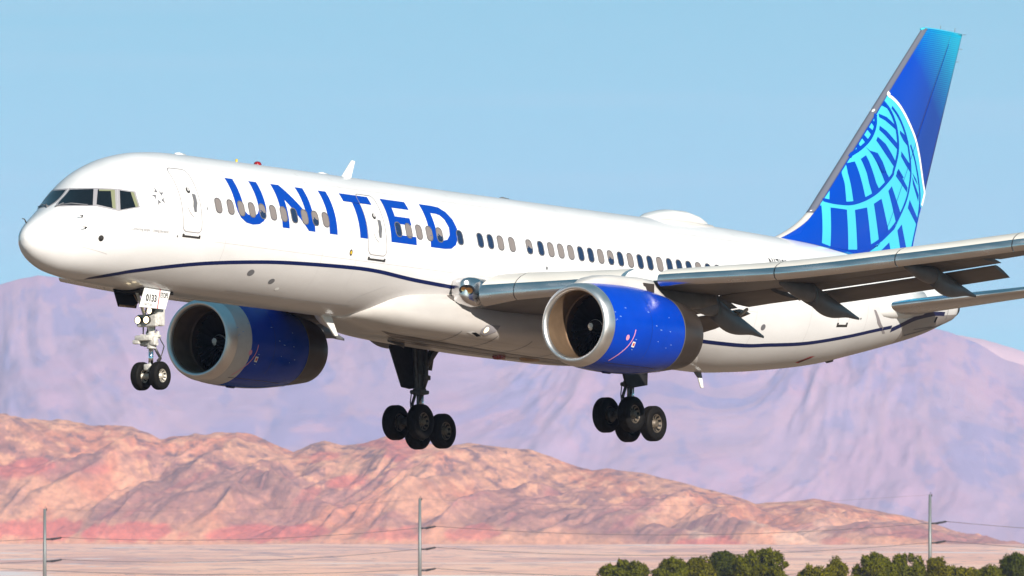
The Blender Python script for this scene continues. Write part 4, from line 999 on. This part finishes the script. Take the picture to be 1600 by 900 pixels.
def terrain(name, xs_, ys_, hf, m, kind='structure', cf=None):
    X, Y = np.meshgrid(xs_, ys_); Z = hf(X, Y)
    me = bpy.data.meshes.new(name); nx_, ny_ = len(xs_), len(ys_)
    me.vertices.add(nx_ * ny_); me.vertices.foreach_set('co', np.stack([X, Y, Z], -1).astype(np.float32).ravel())
    i = np.arange((nx_ - 1) * (ny_ - 1)); r = i // (nx_ - 1); c = i % (nx_ - 1); a = r * nx_ + c
    q = np.stack([a, a + 1, a + nx_ + 1, a + nx_], -1).ravel()
    me.loops.add(len(q)); me.loops.foreach_set('vertex_index', q.astype(np.int32))
    me.polygons.add(len(i)); me.polygons.foreach_set('loop_start', (i * 4).astype(np.int32)); me.polygons.foreach_set('loop_total', np.full(len(i), 4, np.int32))
    me.polygons.foreach_set('use_smooth', np.ones(len(i), bool)); me.update(calc_edges=True); me.validate()
    if cf:
        at = me.color_attributes.new('rock', 'FLOAT_COLOR', 'POINT'); at.data.foreach_set('color', np.concatenate([cf(X, Y, Z), np.ones(X.shape + (1,))], -1).astype(np.float32).ravel())
    me.materials.append(m); o = bpy.data.objects.new(name, me); C.objects.link(o); o['kind'] = kind
    return o

def ramp(N, stops):
    r = N.new('ShaderNodeValToRGB'); el = r.color_ramp.elements
    for i, (p, c) in enumerate(stops):
        e = el[i] if i < 2 else el.new(p)
        e.position = p; e.color = (*c, 1)
    return r
def land_material(name, sc, stops, bump=0., streak=None, red=None, patch=None):
    m, t, b = nodes(name); N, L = t.nodes, t.links
    co = N.new('ShaderNodeTexCoord'); mp_ = N.new('ShaderNodeMapping'); mp_.inputs['Scale'].default_value = sc
    L.new(co.outputs['Object'], mp_.inputs[0])
    n = N.new('ShaderNodeTexNoise'); n.inputs['Scale'].default_value = 1; n.inputs['Detail'].default_value = 9; n.inputs['Roughness'].default_value = .62; n.inputs['Distortion'].default_value = .6
    L.new(mp_.outputs[0], n.inputs['Vector'])
    r = ramp(N, stops); L.new(n.outputs['Fac'], r.inputs[0]); col = r.outputs[0]
    def mix(f, a, c, bt='MIX'):
        x = N.new('ShaderNodeMix'); x.data_type = 'RGBA'; x.blend_type = bt
        L.new(f, x.inputs[0]); L.new(a, x.inputs[6])
        if isinstance(c, tuple): x.inputs[7].default_value = (*c, 1)
        else: L.new(c, x.inputs[7])
        return x.outputs[2]
    sx = N.new('ShaderNodeSeparateXYZ'); L.new(co.outputs['Object'], sx.inputs[0])
    def noise(scale_v, rot=(0, 0, 0), detail=5, lo=.45, hi=.6, seed=0.):
        if rot[1]:                        # beds and gullies that slant down to the left
            s_ = N.new('ShaderNodeMath'); s_.operation = 'MULTIPLY_ADD'; s_.inputs[1].default_value = -rot[1]; L.new(sx.outputs['Z'], s_.inputs[0]); L.new(sx.outputs['X'], s_.inputs[2])
            cb = N.new('ShaderNodeCombineXYZ'); L.new(s_.outputs[0], cb.inputs[0]); L.new(sx.outputs['Z'], cb.inputs[1]); L.new(sx.outputs['Y'], cb.inputs[2])
            q = N.new('ShaderNodeMapping'); q.inputs['Scale'].default_value = scale_v; q.inputs['Location'].default_value = (seed, seed, seed)
            L.new(cb.outputs[0], q.inputs[0]); z = N.new('ShaderNodeTexNoise'); z.inputs['Scale'].default_value = 1; z.inputs['Detail'].default_value = detail; z.inputs['Distortion'].default_value = .5
            L.new(q.outputs[0], z.inputs['Vector']); mr = N.new('ShaderNodeMapRange'); mr.inputs[1].default_value = lo; mr.inputs[2].default_value = hi; L.new(z.outputs['Fac'], mr.inputs[0]); return mr.outputs[0]
        q = N.new('ShaderNodeMapping'); q.vector_type = 'POINT'; q.inputs['Scale'].default_value = scale_v; q.inputs['Rotation'].default_value = rot; q.inputs['Location'].default_value = (seed, seed, seed)
        L.new(co.outputs['Object'], q.inputs[0]); z = N.new('ShaderNodeTexNoise'); z.inputs['Scale'].default_value = 1; z.inputs['Detail'].default_value = detail; z.inputs['Distortion'].default_value = 1.3
        L.new(q.outputs[0], z.inputs['Vector']); mr = N.new('ShaderNodeMapRange'); mr.inputs[1].default_value = lo; mr.inputs[2].default_value = hi; L.new(z.outputs['Fac'], mr.inputs[0]); return mr.outputs[0]
    if patch:
        for (s_, c_, lo, hi, sd) in patch: col = mix(noise(s_, (0, 0, 0), 6, lo, hi, sd), col, c_)
    if streak:
        for (s_, ro, c_, lo, hi, sd) in streak: col = mix(noise(s_, ro, 5, lo, hi, sd), col, c_)
    if red:                               # coloured clay bed low on the slopes
        zlo, zhi, c_, k_ = red
        sp = N.new('ShaderNodeSeparateXYZ'); L.new(co.outputs['Object'], sp.inputs[0])
        wob = noise((.012, .004, .03), (0, 0, 0), 5, .2, .8, 3.)
        ad = N.new('ShaderNodeMath'); ad.operation = 'MULTIPLY_ADD'; ad.inputs[1].default_value = k_; L.new(wob, ad.inputs[0]); L.new(sp.outputs['Z'], ad.inputs[2])
        f1 = N.new('ShaderNodeMapRange'); f1.inputs[1].default_value = zhi + k_ * .5; f1.inputs[2].default_value = zhi + k_ * .5 + 2; f1.inputs[3].default_value = 1; f1.inputs[4].default_value = 0; L.new(ad.outputs[0], f1.inputs[0])
        f0 = N.new('ShaderNodeMapRange'); f0.inputs[1].default_value = zlo; f0.inputs[2].default_value = zlo + 1.2; L.new(sp.outputs['Z'], f0.inputs[0])
        f2 = N.new('ShaderNodeMath'); f2.operation = 'MULTIPLY'; L.new(f1.outputs[0], f2.inputs[0]); L.new(noise((.0075, .002, .001), (0, 0, 0), 5, .47, .56, 8.), f2.inputs[1])
        fx_ = N.new('ShaderNodeMapRange'); fx_.inputs[1].default_value = 10; fx_.inputs[2].default_value = 60; fx_.inputs[3].default_value = 1; fx_.inputs[4].default_value = .12; L.new(sp.outputs['X'], fx_.inputs[0])
        fy_ = N.new('ShaderNodeMath'); fy_.operation = 'MULTIPLY'; L.new(f2.outputs[0], fy_.inputs[0]); L.new(fx_.outputs[0], fy_.inputs[1]); f2 = fy_
        f3 = N.new('ShaderNodeMath'); f3.operation = 'MULTIPLY'; L.new(f2.outputs[0], f3.inputs[0]); L.new(f0.outputs[0], f3.inputs[1])
        col = mix(f3.outputs[0], col, c_)
    L.new(col, b.inputs['Base Color']); b.inputs['Roughness'].default_value = 1; b.inputs['Specular IOR Level'].default_value = .1
    if bump:
        bp = N.new('ShaderNodeBump'); bp.inputs['Strength'].default_value = .8; bp.inputs['Distance'].default_value = bump; L.new(n.outputs['Fac'], bp.inputs['Height']); L.new(bp.outputs[0], b.inputs['Normal'])
    return m

# skylines read from the photograph as (column of 1600, row of 900)
NEAR = [(-900, 640), (-300, 652), (0, 648), (50, 653), (100, 657), (150, 664), (200, 667), (225, 672), (250, 685), (280, 681), (340, 677), (370, 674), (400, 681), (430, 694), (458, 706), (485, 694), (507, 689), (535, 697), (570, 692), (605, 681), (650, 690), (700, 697), (730, 692), (800, 700), (830, 703), (860, 712), (900, 728), (925, 735), (950, 733), (990, 737), (1030, 745), (1060, 753), (1100, 763), (1150, 777), (1180, 786), (1210, 784), (1240, 784), (1270, 779), (1300, 783), (1350, 794), (1400, 803), (1450, 816), (1500, 833), (1540, 845), (1570, 857), (1600, 866), (1700, 872), (2500, 874)]
FAR = [(-900, 470), (-300, 462), (0, 445), (30, 437), (60, 431), (90, 434), (120, 439), (250, 452), (500, 440), (800, 430), (1100, 446), (1300, 478), (1420, 504), (1455, 511), (1480, 515), (1500, 523), (1520, 531), (1545, 545), (1570, 560), (1600, 570), (1800, 600), (2500, 640)]
YN, YF, HOR = 12000., 27000., 880.
def zrow(v, y): return CAMH + (HOR - v) / FP * y
def baj(y): return np.interp(y, [0, 6500, 9000, 12000, 13500], [0, 0, 8., 21.5, 24])

def near_h(X, Y):
    d = Y - YN
    yc = YN + 420 + 110 * fbm(X / 260 + 5, X * 0, 3, 11)                      # crest line
    U = 800 + FP * X / Y
    crest = zrow(np.interp(U, [p[0] for p in NEAR], [p[1] for p in NEAR]), yc) + 2.2 * (fbm(X / 16, Y / 60, 4, 77) - .5) + (5.0 * np.clip((520 - U) / 200, 0, 1)) * (fbm(X / 9, Y / 90, 3, 5) - .5)
    base = baj(Y) - 2
    t = np.clip(d / (yc - YN), 0, 1)
    sh = X - .30 * d + 26 * (fbm(X / 120, d / 160, 2, 3) - .5)                # slanting spurs running down to the left
    prof = t ** .85
    sp1 = fbm(sh / 95, d / 420, 3, 21, True); sp2 = fbm(sh / 26 + 3, d / 170, 4, 31, True); sp3 = fbm(sh / 8, d / 55, 3, 41, True)
    rough = fbm(X / 22, d / 22, 5, 51)
    env = np.clip(t * 4.5, 0, 1) * np.clip((1 - t) * 2.6, 0, 1)
    H = crest - base
    h = base + H * prof + env * (H * .75 * (sp1 - .62) + 12 * (sp2 - .55) + 3.4 * (sp3 - .5) + 3.0 * (rough - .5))
    back = np.clip((d - (yc - YN)) / 500, 0, 1)
    h = np.where(d > (yc - YN), base + H * (1 - back) ** 1.2 - 0.2 * (d - (yc - YN)) * .1, h)
    # apron hills that stand a little before the ridge
    for cu, cv, wd_, yy in ((985, 812, 100, 150), (1120, 803, 85, 110), (640, 742, 150, 250), (420, 735, 120, 230), (1290, 828, 120, 120)):
        cx = (cu - 800) / FP * (YN + yy); hh = zrow(cv, YN + yy) - (YN * 0 + 21)
        rr = np.sqrt(((X - cx + .5 * (d - yy)) / (wd_ / FP * YN)) ** 2 + ((d - yy) / 170.) ** 2)
        h = np.maximum(h, np.where(d < yc - YN, 20 + hh * np.clip(1 - rr, 0, 1) ** .9 + 5 * (sp2 - .5) * np.clip(1.6 - rr, 0, 1) + 2.5 * (sp3 - .5), -50))
    edge = np.clip(d / 25, 0, 1)
    return np.where(d < 0, base - 1, base * (1 - edge) + np.maximum(h, base) * edge)
xs_ = np.concatenate([np.linspace(-2600, -560, 60)[:-1], np.arange(-560, 560, 1.5), np.linspace(560, 2600, 60)])
ys_ = np.concatenate([np.arange(YN - 20, YN + 620, 4.0), np.linspace(YN + 625, YN + 1300, 30)])
def ss(a, b_, x): t = np.clip((x - a) / (b_ - a), 0, 1); return t * t * (3 - 2 * t)
def lerp(c, d, f): return c * (1 - f[..., None]) + np.array(d) * f[..., None]
def hill_rock(X, Y, Z):
    d = Y - YN; t = np.clip(d / 470, 0, 1); hgt = np.clip((Z - 20) / 95., 0, 1)
    wx = X + 18 * (fbm(X / 50, d / 50, 3, 101) - .5); sl = wx - .34 * d
    c = np.zeros(X.shape + (3,)) + np.array((.55, .265, .165))
    c = lerp(c, (.60, .36, .24), ss(.45, .62, fbm(X / 70, d / 120, 4, 102)))
    tal = ss(.46, .53, fbm(sl / 85 + 3, d / 400, 3, 103)) * ss(.04, .14, t) * (1 - ss(.62, .80, t + .25 * (fbm(X / 30, d / 40, 3, 104) - .5)))
    c = lerp(c, (.345, .20, .175), tal * .85)                                     # mauve scree slopes
    st = fbm(sl / 4.2, d / 260, 4, 105); st2 = fbm(sl / 13, d / 330, 3, 106)
    c = c * (1 + (.42 * (st - .5) + .34 * (st2 - .5))[..., None] * 1.8)
    c = lerp(c, (.40, .17, .16), ss(.60, .68, fbm(sl / 9 + 40, d / 420, 3, 107)) * tal * .6)
    rk = fbm(X / 10, Z / 7 + d / 40, 5, 108, gain=.62); rk2 = fbm(X / 24 + 9, d / 22, 4, 109)
    up = ss(.42, .62, t)
    c = lerp(c, (.74, .46, .29), ss(.56, .66, rk) * (.25 + .65 * up)); c = lerp(c, (.20, .125, .125), ss(.60, .70, 1 - rk) * (.15 + .75 * up))
    c = lerp(c, (.33, .20, .19), ss(.60, .67, rk2) * .4 * (1 - tal * .5))
    c = lerp(c, (.66, .40, .26), (1 - ss(.03, .16, t + .10 * (st - .5))) * .75)      # pale fans at the foot
    c = lerp(c, (.72, .56, .44), ss(.50, .60, fbm(X / 26, Z / 14, 4, 110)) * ss(95, 130, X) * (1 - ss(230, 290, X)) * (1 - ss(.3, .5, t)) * .8)
    for cx, cz, rx, rz, k in ((-395, 33, 48, 9, 1), (-312, 31.5, 42, 8, 1), (-200, 31, 50, 7.5, 1), (-97, 29, 26, 6, .7), (-30, 31, 22, 7, .8), (-404, 86, 20, 9, .8), (-345, 84, 16, 5, .5), (-92, 100, 14, 7, .6), (-99, 108, 28, 5, .7), (-170, 63, 9, 9, .5), (-157, 96, 12, 5, .6), (-140, 74, 16, 7, .7), (160, 22, 32, 6, .9), (265, 24, 12, 4, .5), (-88, 114, 20, 6, .6), (330, 30, 22, 4, .4)):
        q = np.sqrt(((X - cx - .8 * (Z - cz)) / rx) ** 2 + ((Z - cz) / rz) ** 2) + .55 * (fbm(sl / 9, Z / 9, 4, 120) - .5) * 2
        c = lerp(c, (.60, .17, .135), (1 - ss(.75, 1.15, q)) * .8 * k)
    return np.clip(c * np.array((.94, .73, .62)), .02, .95)
def mountain_rock_shade(X, Y, Z):
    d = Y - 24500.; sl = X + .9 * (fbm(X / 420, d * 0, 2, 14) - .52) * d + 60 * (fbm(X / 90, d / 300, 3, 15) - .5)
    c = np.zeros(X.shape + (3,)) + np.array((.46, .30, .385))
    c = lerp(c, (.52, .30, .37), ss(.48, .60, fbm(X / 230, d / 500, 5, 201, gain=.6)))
    c = lerp(c, (.22, .21, .40), ss(.53, .62, fbm(sl / 150 + 5, d / 420, 6, 202, gain=.6)) * .55)  # blue patches painted into the rock colour in place of relief shade
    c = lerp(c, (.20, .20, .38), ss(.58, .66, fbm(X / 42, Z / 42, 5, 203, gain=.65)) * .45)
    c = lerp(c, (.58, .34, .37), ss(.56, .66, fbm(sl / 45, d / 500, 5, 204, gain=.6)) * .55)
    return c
def rock_material(name, sc, bump, amt, rough=.62):
    m, t, b = nodes(name); N, L = t.nodes, t.links
    at = N.new('ShaderNodeAttribute'); at.attribute_name = 'rock'
    co = N.new('ShaderNodeTexCoord'); mp_ = N.new('ShaderNodeMapping'); mp_.inputs['Scale'].default_value = sc; L.new(co.outputs['Object'], mp_.inputs[0])
    n = N.new('ShaderNodeTexNoise'); n.inputs['Scale'].default_value = 1; n.inputs['Detail'].default_value = 10; n.inputs['Roughness'].default_value = rough; L.new(mp_.outputs[0], n.inputs['Vector'])
    mr = N.new('ShaderNodeMapRange'); mr.inputs[1].default_value = .3; mr.inputs[2].default_value = .7; mr.inputs[3].default_value = 1 - amt; mr.inputs[4].default_value = 1 + amt; L.new(n.outputs['Fac'], mr.inputs[0])
    mx = N.new('ShaderNodeVectorMath'); mx.operation = 'SCALE'; L.new(at.outputs['Color'], mx.inputs[0]); L.new(mr.outputs[0], mx.inputs['Scale'])
    L.new(mx.outputs[0], b.inputs['Base Color']); b.inputs['Roughness'].default_value = 1; b.inputs['Specular IOR Level'].default_value = .1
    bp = N.new('ShaderNodeBump'); bp.inputs['Strength'].default_value = .8; bp.inputs['Distance'].default_value = bump; L.new(n.outputs['Fac'], bp.inputs['Height']); L.new(bp.outputs[0], b.inputs['Normal'])
    return m
hills_m = rock_material('desert_hill_rock', (.15, .05, .22), 1.6, .30)
terrain('near_hills', xs_, ys_, near_h, hills_m, cf=hill_rock)

def far_h(X, Y):
    d = Y - 24500.; yc = YF - 24500.
    U = 800 + FP * X / Y
    crest = zrow(np.interp(U, [p[0] for p in FAR], [p[1] for p in FAR]), YF) + 8 * (fbm(X / 60, Y / 300, 4, 7) - .5)
    t = np.clip(d / yc, 0, 1); base = 10.
    sh = X + .9 * (fbm(X / 420, d * 0, 2, 14) - .52) * d + 90 * (fbm(X / 400, d / 700, 3, 13) - .5)
    sp1 = fbm(sh / 330, d / 1900, 4, 61, True, .55); sp2 = fbm(sh / 90, d / 600, 4, 71, True, .6); rg = fbm(X / 60, d / 110, 5, 81)
    env = np.clip(t * 5, 0, 1) * np.clip((1 - t) * 3.5, 0, 1)
    h = base + (crest - base) * t ** .9 + env * (62 * (sp1 - .6) + 9 * (sp2 - .55) + 6 * (rg - .5))
    h = np.where(d > yc, crest - (d - yc) * .35, h)
    return np.maximum(h, base)
xs_ = np.concatenate([np.linspace(-5200, -1150, 50)[:-1], np.arange(-1150, 1150, 4.2), np.linspace(1150, 5200, 50)])
ys_ = np.concatenate([np.arange(24500, YF + 130, 14.), np.linspace(YF + 150, YF + 1500, 8)])
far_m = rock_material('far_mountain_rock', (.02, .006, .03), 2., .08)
terrain('far_mountains', xs_, ys_, far_h, far_m, cf=mountain_rock_shade)

# right-hand ridge of pink rock just beyond the far peak
def ridge_h(X, Y):
    d = Y - 28600.; U = 800 + FP * X / Y
    crest = zrow(np.interp(U, [1300, 1440, 1475, 1500, 1530, 1560, 1600, 1800, 2400], [600, 545, 524, 524, 529, 537, 551, 600, 700]), 29200.) + 10 * (fbm(X / 50, Y / 300, 4, 17) - .5)
    t = np.clip(d / 600, 0, 1)
    return np.where(d > 600, crest - (d - 600) * .4, 10 + (crest - 10) * t + 50 * (fbm(X / 120, d / 300, 4, 19, True) - .5) * np.clip(t * (1 - t) * 4, 0, 1))
terrain('distant_ridge', np.arange(500, 2400, 8.), np.arange(28600, 29500, 25.), ridge_h, far_m, cf=lambda X, Y, Z: np.zeros(X.shape + (3,)) + np.array((.62, .40, .40)))

# desert floor: one sheet from behind the camera to the foot of the far range
def floor_h(X, Y): return baj(Y) + np.where(Y > 6600, 1.6 * (fbm(X / 130 + 9, Y / 700, 4, 91) - .5), 0) - np.where(Y > 13300, 0, 0)
xs_ = np.concatenate([np.linspace(-9000, -700, 24)[:-1], np.arange(-700, 700, 12.), np.linspace(700, 9000, 24)])
ys_ = np.concatenate([np.array([-9000, -4000, -1500, 0, 1500, 3000, 4500, 5800]), np.arange(6600, 12600, 60.), np.linspace(12700, 33000, 20)])
floor_m = land_material('desert_floor_sand', (.012, .0016, .02), [(.3, (.80, .42, .29)), (.46, (.95, .53, .36)), (.6, (.98, .59, .41)), (.78, (.98, .67, .49))],
    patch=[((.006, .0012, .01), (.68, .38, .29), .52, .64, 2.), ((.03, .004, .02), (.46, .30, .27), .55, .66, 4.), ((.09, .010, .05), (.30, .22, .20), .63, .70, 14.), ((.0045, .0011, .01), (.80, .70, .66), .62, .66, 11.)])
terrain('desert_floor', xs_, ys_, floor_h, floor_m)

# dark gravel and asphalt of the airfield under the jet and the camera
air_m = land_material('airfield_gravel', (.02, .02, .02), [(.3, (.16, .11, .08)), (.5, (.23, .16, .115)), (.75, (.30, .21, .15))])
terrain('airfield_ground', np.linspace(-2500, 2500, 12), np.linspace(-2500, 1250, 12), lambda X, Y: X * 0 + .05, air_m)

# ================================================================ power poles and lines
PD = 2000.
def pp(u, v, dy=0.): return Vector(((u - 800) / FP * (PD + dy), PD + dy, zrow(v, PD + dy)))
pole_m = mat('galvanised_pole_steel', (.20, .22, .22), .5, metal=.4, var=.15, scale=.6)
ins_m = mat('dark_insulator', (.025, .025, .03), .5)
wire_m = mat('wire_metal', (.10, .085, .09), .5)
poles = [(70, 795, [(843, 27), (877.5, 27)], 'leftmost grey steel power pole below the nose of the jet'), (656, 779, [(825.5, 25), (858.5, 25), (891.5, 25)], 'middle grey steel power pole with three side arms'), (1453, 773, [(818, 26), (848.5, 25), (883, 25)], 'rightmost grey steel power pole behind the trees')]
tips = []
for u, v, arms, lab in poles:
    top = pp(u, v); root = bpy.data.objects.new('power_pole', None); C.objects.link(root); root.location = (top.x, top.y, 0)
    tag(root, lab, 'power pole', 'steel power poles'); inv = Vector((top.x, top.y, 0))
    bm = bmesh.new(); tube(bm, [Vector((0, 0, -.3)), Vector((0, 0, top.z))], .30, 14, .19); obj('pole', fin_bm(bm), pole_m, root)
    bm = bmesh.new(); tube(bm, [Vector((0, 0, top.z)), Vector((.1, 0, top.z + .35))], .04, 6); tube(bm, [Vector((.25, 0, top.z - .25)), Vector((.25, 0, top.z + .12))], .06, 6); obj('lightning_tip', fin_bm(bm), ins_m, root)
    tl_ = []
    for av, L_ in arms:
        a = pp(u + 4, av + 1) - inv; b_ = pp(u + L_, av - 3.2) - inv
        bm = bmesh.new(); tube(bm, [a - Vector((.3, 0, -.1)), a.lerp(b_, .3)], .11, 8); tube(bm, [a.lerp(b_, .28), b_], .13, 8, .09)
        for k in range(8): q = a.lerp(b_, .3 + .085 * k); tube(bm, [q - Vector((.03, 0, 0)), q + Vector((.03, 0, .006))], .19, 8)
        obj('insulator_arm', fin_bm(bm), ins_m, root); tl_.append(pp(u + L_, av - 3.2))
    tips.append((top, tl_))
def wire(a, b_, sag, lab, grp='power lines strung between the poles', r_=.035):
    bm = bmesh.new(); P = []
    for k in range(25):
        t = k / 24; p = a.lerp(b_, t); p.z -= sag * 4 * t * (1 - t); P.append(p)
    o0 = P[0].copy(); tube(bm, [p - o0 for p in P], r_, 6)
    o = obj('power_line', fin_bm(bm), wire_m); o.location = o0; tag(o, lab, 'power line', grp)
Lf, Md, Rt = tips
wire(Lf[1][0], Md[1][0], 1.0, 'upper wire from the leftmost pole to the middle pole')
wire(Lf[1][1], Md[1][1], 1.0, 'lower wire from the leftmost pole to the middle pole')
wire(Md[1][0], Rt[1][0], 1.5, 'upper wire from the middle pole to the rightmost pole')
wire(Md[1][1], Rt[1][1], 1.5, 'second wire from the middle pole to the rightmost pole')
wire(Md[1][2], Rt[1][2], 1.5, 'lowest wire from the middle pole, running behind the trees')
wire(pp(-700, 822), Lf[1][0], 1.6, 'upper wire leaving the leftmost pole at the left edge')
wire(pp(-700, 858), Lf[1][1], 1.6, 'lower wire leaving the leftmost pole at the left edge')
wire(pp(-60, 884), Md[1][2], 1.0, 'lowest wire reaching the middle pole from the left')
wire(Rt[1][0], pp(2300, 822), 1.6, 'upper wire leaving the rightmost pole at the right edge')
wire(Rt[1][1], pp(2300, 852), 1.6, 'lower wire leaving the rightmost pole at the right edge')
wire(Lf[0], Md[0], .9, 'thin top wire between the leftmost and middle poles', r_=.012)
wire(Md[0], Rt[0], 1.2, 'thin top wire between the middle and rightmost poles', r_=.012)

# ================================================================ trees
def leaf_mat(name, c):
    m, t, b = nodes(name); N, L = t.nodes, t.links
    g = N.new('ShaderNodeNewGeometry'); r = ramp(N, [(0, tuple(v * .55 for v in c)), (1, tuple(min(1, v * 1.5) for v in c))])
    L.new(g.outputs['Random Per Island'], r.inputs[0]); L.new(r.outputs[0], b.inputs['Base Color']); b.inputs['Roughness'].default_value = .8; b.inputs['Specular IOR Level'].default_value = .05
    return m
LM = [leaf_mat('pine_foliage', (.076, .078, .003)), leaf_mat('dark_foliage', (.040, .048, .004)), leaf_mat('olive_foliage', (.086, .080, .003))]
bark = mat('bark', (.10, .07, .05), .9, var=.3, scale=2)
TD = 1500.
def make_tree(u, v, half, kind, lab, style='round', dy=0., vbot=None):
    y = TD + dy; cx = (u - 800) / FP * y; zt = zrow(v, y); rw = half / FP * y
    rng = random.Random(int(u * 7 + v))
    root = bpy.data.objects.new('pine_tree', None); C.objects.link(root); root.location = (cx, y, 0); tag(root, lab, 'tree', 'trees along the bottom of the view')
    bm = bmesh.new(); tube(bm, [(0, 0, -.2), (.1, .05, zt * .45), (-.05, 0, zt * .8)], .22, 8, .06)
    clumps = []
    if style == 'round':
        for k in range(int(18 + rw * 11)):
            a = rng.random() * 6.28; q = rng.random() ** .5; zz = zt * .42 + (zt * .50) * rng.random()
            lim = math.sqrt(max(0, 1 - ((zz - zt * .45) / (zt * .55)) ** 2)) ** .7
            x_, y_ = rw * .80 * q * lim * math.cos(a), rw * .80 * q * lim * math.sin(a)
            clumps.append((Vector((x_, y_, zz)), .42 + .38 * rng.random()))
        for k in range(5): clumps.append((Vector((rw * (-.55 + .28 * k), 0, zt - .55 - .5 * abs(k - 2) * rng.random() - .12 * abs(k - 2))), .5))
    else:
        for k in range(int(16 + rw * 12)):
            x_ = rw * (2 * rng.random() - 1) * .9; zz = zt * (.45 + .5 * rng.random()) * (1 - .25 * (x_ / rw) ** 2)
            clumps.append((Vector((x_, rw * .6 * (2 * rng.random() - 1), zz)), .3 + .32 * rng.random()))
    for k in range(9): q = 2 * rng.random() - 1; clumps.append((Vector((rw * .85 * q, rw * .3 * (rng.random() - .5), zt * (1 - .22 * q * q) - .28 + .22 * rng.random())), .14 + .14 * rng.random()))
    for c, r_ in clumps[::3]: tube(bm, [(0, 0, zt * .4), tuple(c * .6 + Vector((0, 0, zt * .15))), tuple(c)], .07, 5, .02)
    obj('trunk', fin_bm(bm), bark, root)
    V, Fc = [], []
    for c, r_ in clumps:
        for k in range(int(330 * r_ + 20)):
            d = Vector((rng.gauss(0, 1), rng.gauss(0, 1), rng.gauss(0, 1) + .25)).normalized()
            if style != 'round': d = Vector((d.x, d.y, d.z * 1.45 + .15))
            p = c + d * r_ * (.50 + .72 * rng.random()) * Vector((1, 1, .85)).length / 1.65
            s_ = .07 + .07 * rng.random(); a = Vector((rng.gauss(0, 1), rng.gauss(0, 1), rng.gauss(0, 1))).normalized(); nn = (d.normalized() + a * .7).normalized()
            t1 = nn.orthogonal().normalized(); t2 = nn.cross(t1); ang = rng.random() * 3; e1 = (t1 * math.cos(ang) + t2 * math.sin(ang)) * s_ * 1.6; e2 = (t2 * math.cos(ang) - t1 * math.sin(ang)) * s_ * .8
            b0 = len(V); V += [p - e1, p + e2, p + e1 * 1.2 + d * s_, p - e2]; Fc.append((b0, b0 + 1, b0 + 2, b0 + 3))
    me = bpy.data.meshes.new('crown'); me.from_pydata(V, [], Fc); me.materials.append(LM[kind])
    o = bpy.data.objects.new('crown', me); C.objects.link(o); o.parent = root
make_tree(975, 877, 48, 0, 'low rounded olive green pine at the left end of the row of trees')
make_tree(1050, 874, 34, 0, 'rounded pine just right of the leftmost tree')
make_tree(1092, 873, 30, 2, 'spiky bush between the rounded pine and the tall dark pine')
make_tree(1131, 863, 27, 1, 'dark pine just left of the tallest broad tree', dy=20)
make_tree(1186, 860, 54, 0, 'tallest broad olive green tree below the engine side of the jet')
make_tree(1268, 889, 26, 2, 'low bush top right of the tallest broad tree', 'spiky', dy=-30)
make_tree(1308, 879, 17, 2, 'small thin bush left of the wide hedge-like tree', 'spiky')
make_tree(1366, 868, 38, 0, 'left half of the wide hedge-like tree by the rightmost pole', 'spiky')
make_tree(1412, 869, 38, 0, 'right half of the wide hedge-like tree by the rightmost pole', 'spiky', dy=15)
make_tree(1462, 876, 20, 2, 'feathery bush in front of the rightmost pole', 'spiky', dy=-20)
make_tree(1503, 889, 34, 2, 'low olive bush between the pole and the corner tree')
make_tree(1548, 887, 34, 0, 'low rounded bush beside the corner tree')
make_tree(1590, 866, 30, 1, 'dark tree cut off by the right edge of the picture', 'round', dy=10)

# ================================================================ haze
bm = bmesh.new()
bmesh.ops.create_cube(bm, size=1)
for v in bm.verts: v.co = Vector((v.co.x * 20000, 15500 + v.co.y * 37000, (v.co.z + .5) * 850 - 1.5))
me = bpy.data.meshes.new('haze'); bm.to_mesh(me); bm.free()
hm = bpy.data.materials.new('haze_air'); hm.use_nodes = True; ht_ = hm.node_tree; ht_.nodes.clear()
out = ht_.nodes.new('ShaderNodeOutputMaterial'); pv = ht_.nodes.new('ShaderNodeVolumePrincipled')
pv.inputs['Color'].default_value = (.50, .63, 1, 1); pv.inputs['Density'].default_value = 2.8e-5; pv.inputs['Anisotropy'].default_value = 0.
ht_.links.new(pv.outputs[0], out.inputs['Volume']); me.materials.append(hm)
hz = bpy.data.objects.new('haze', me); C.objects.link(hz); hz['kind'] = 'stuff'
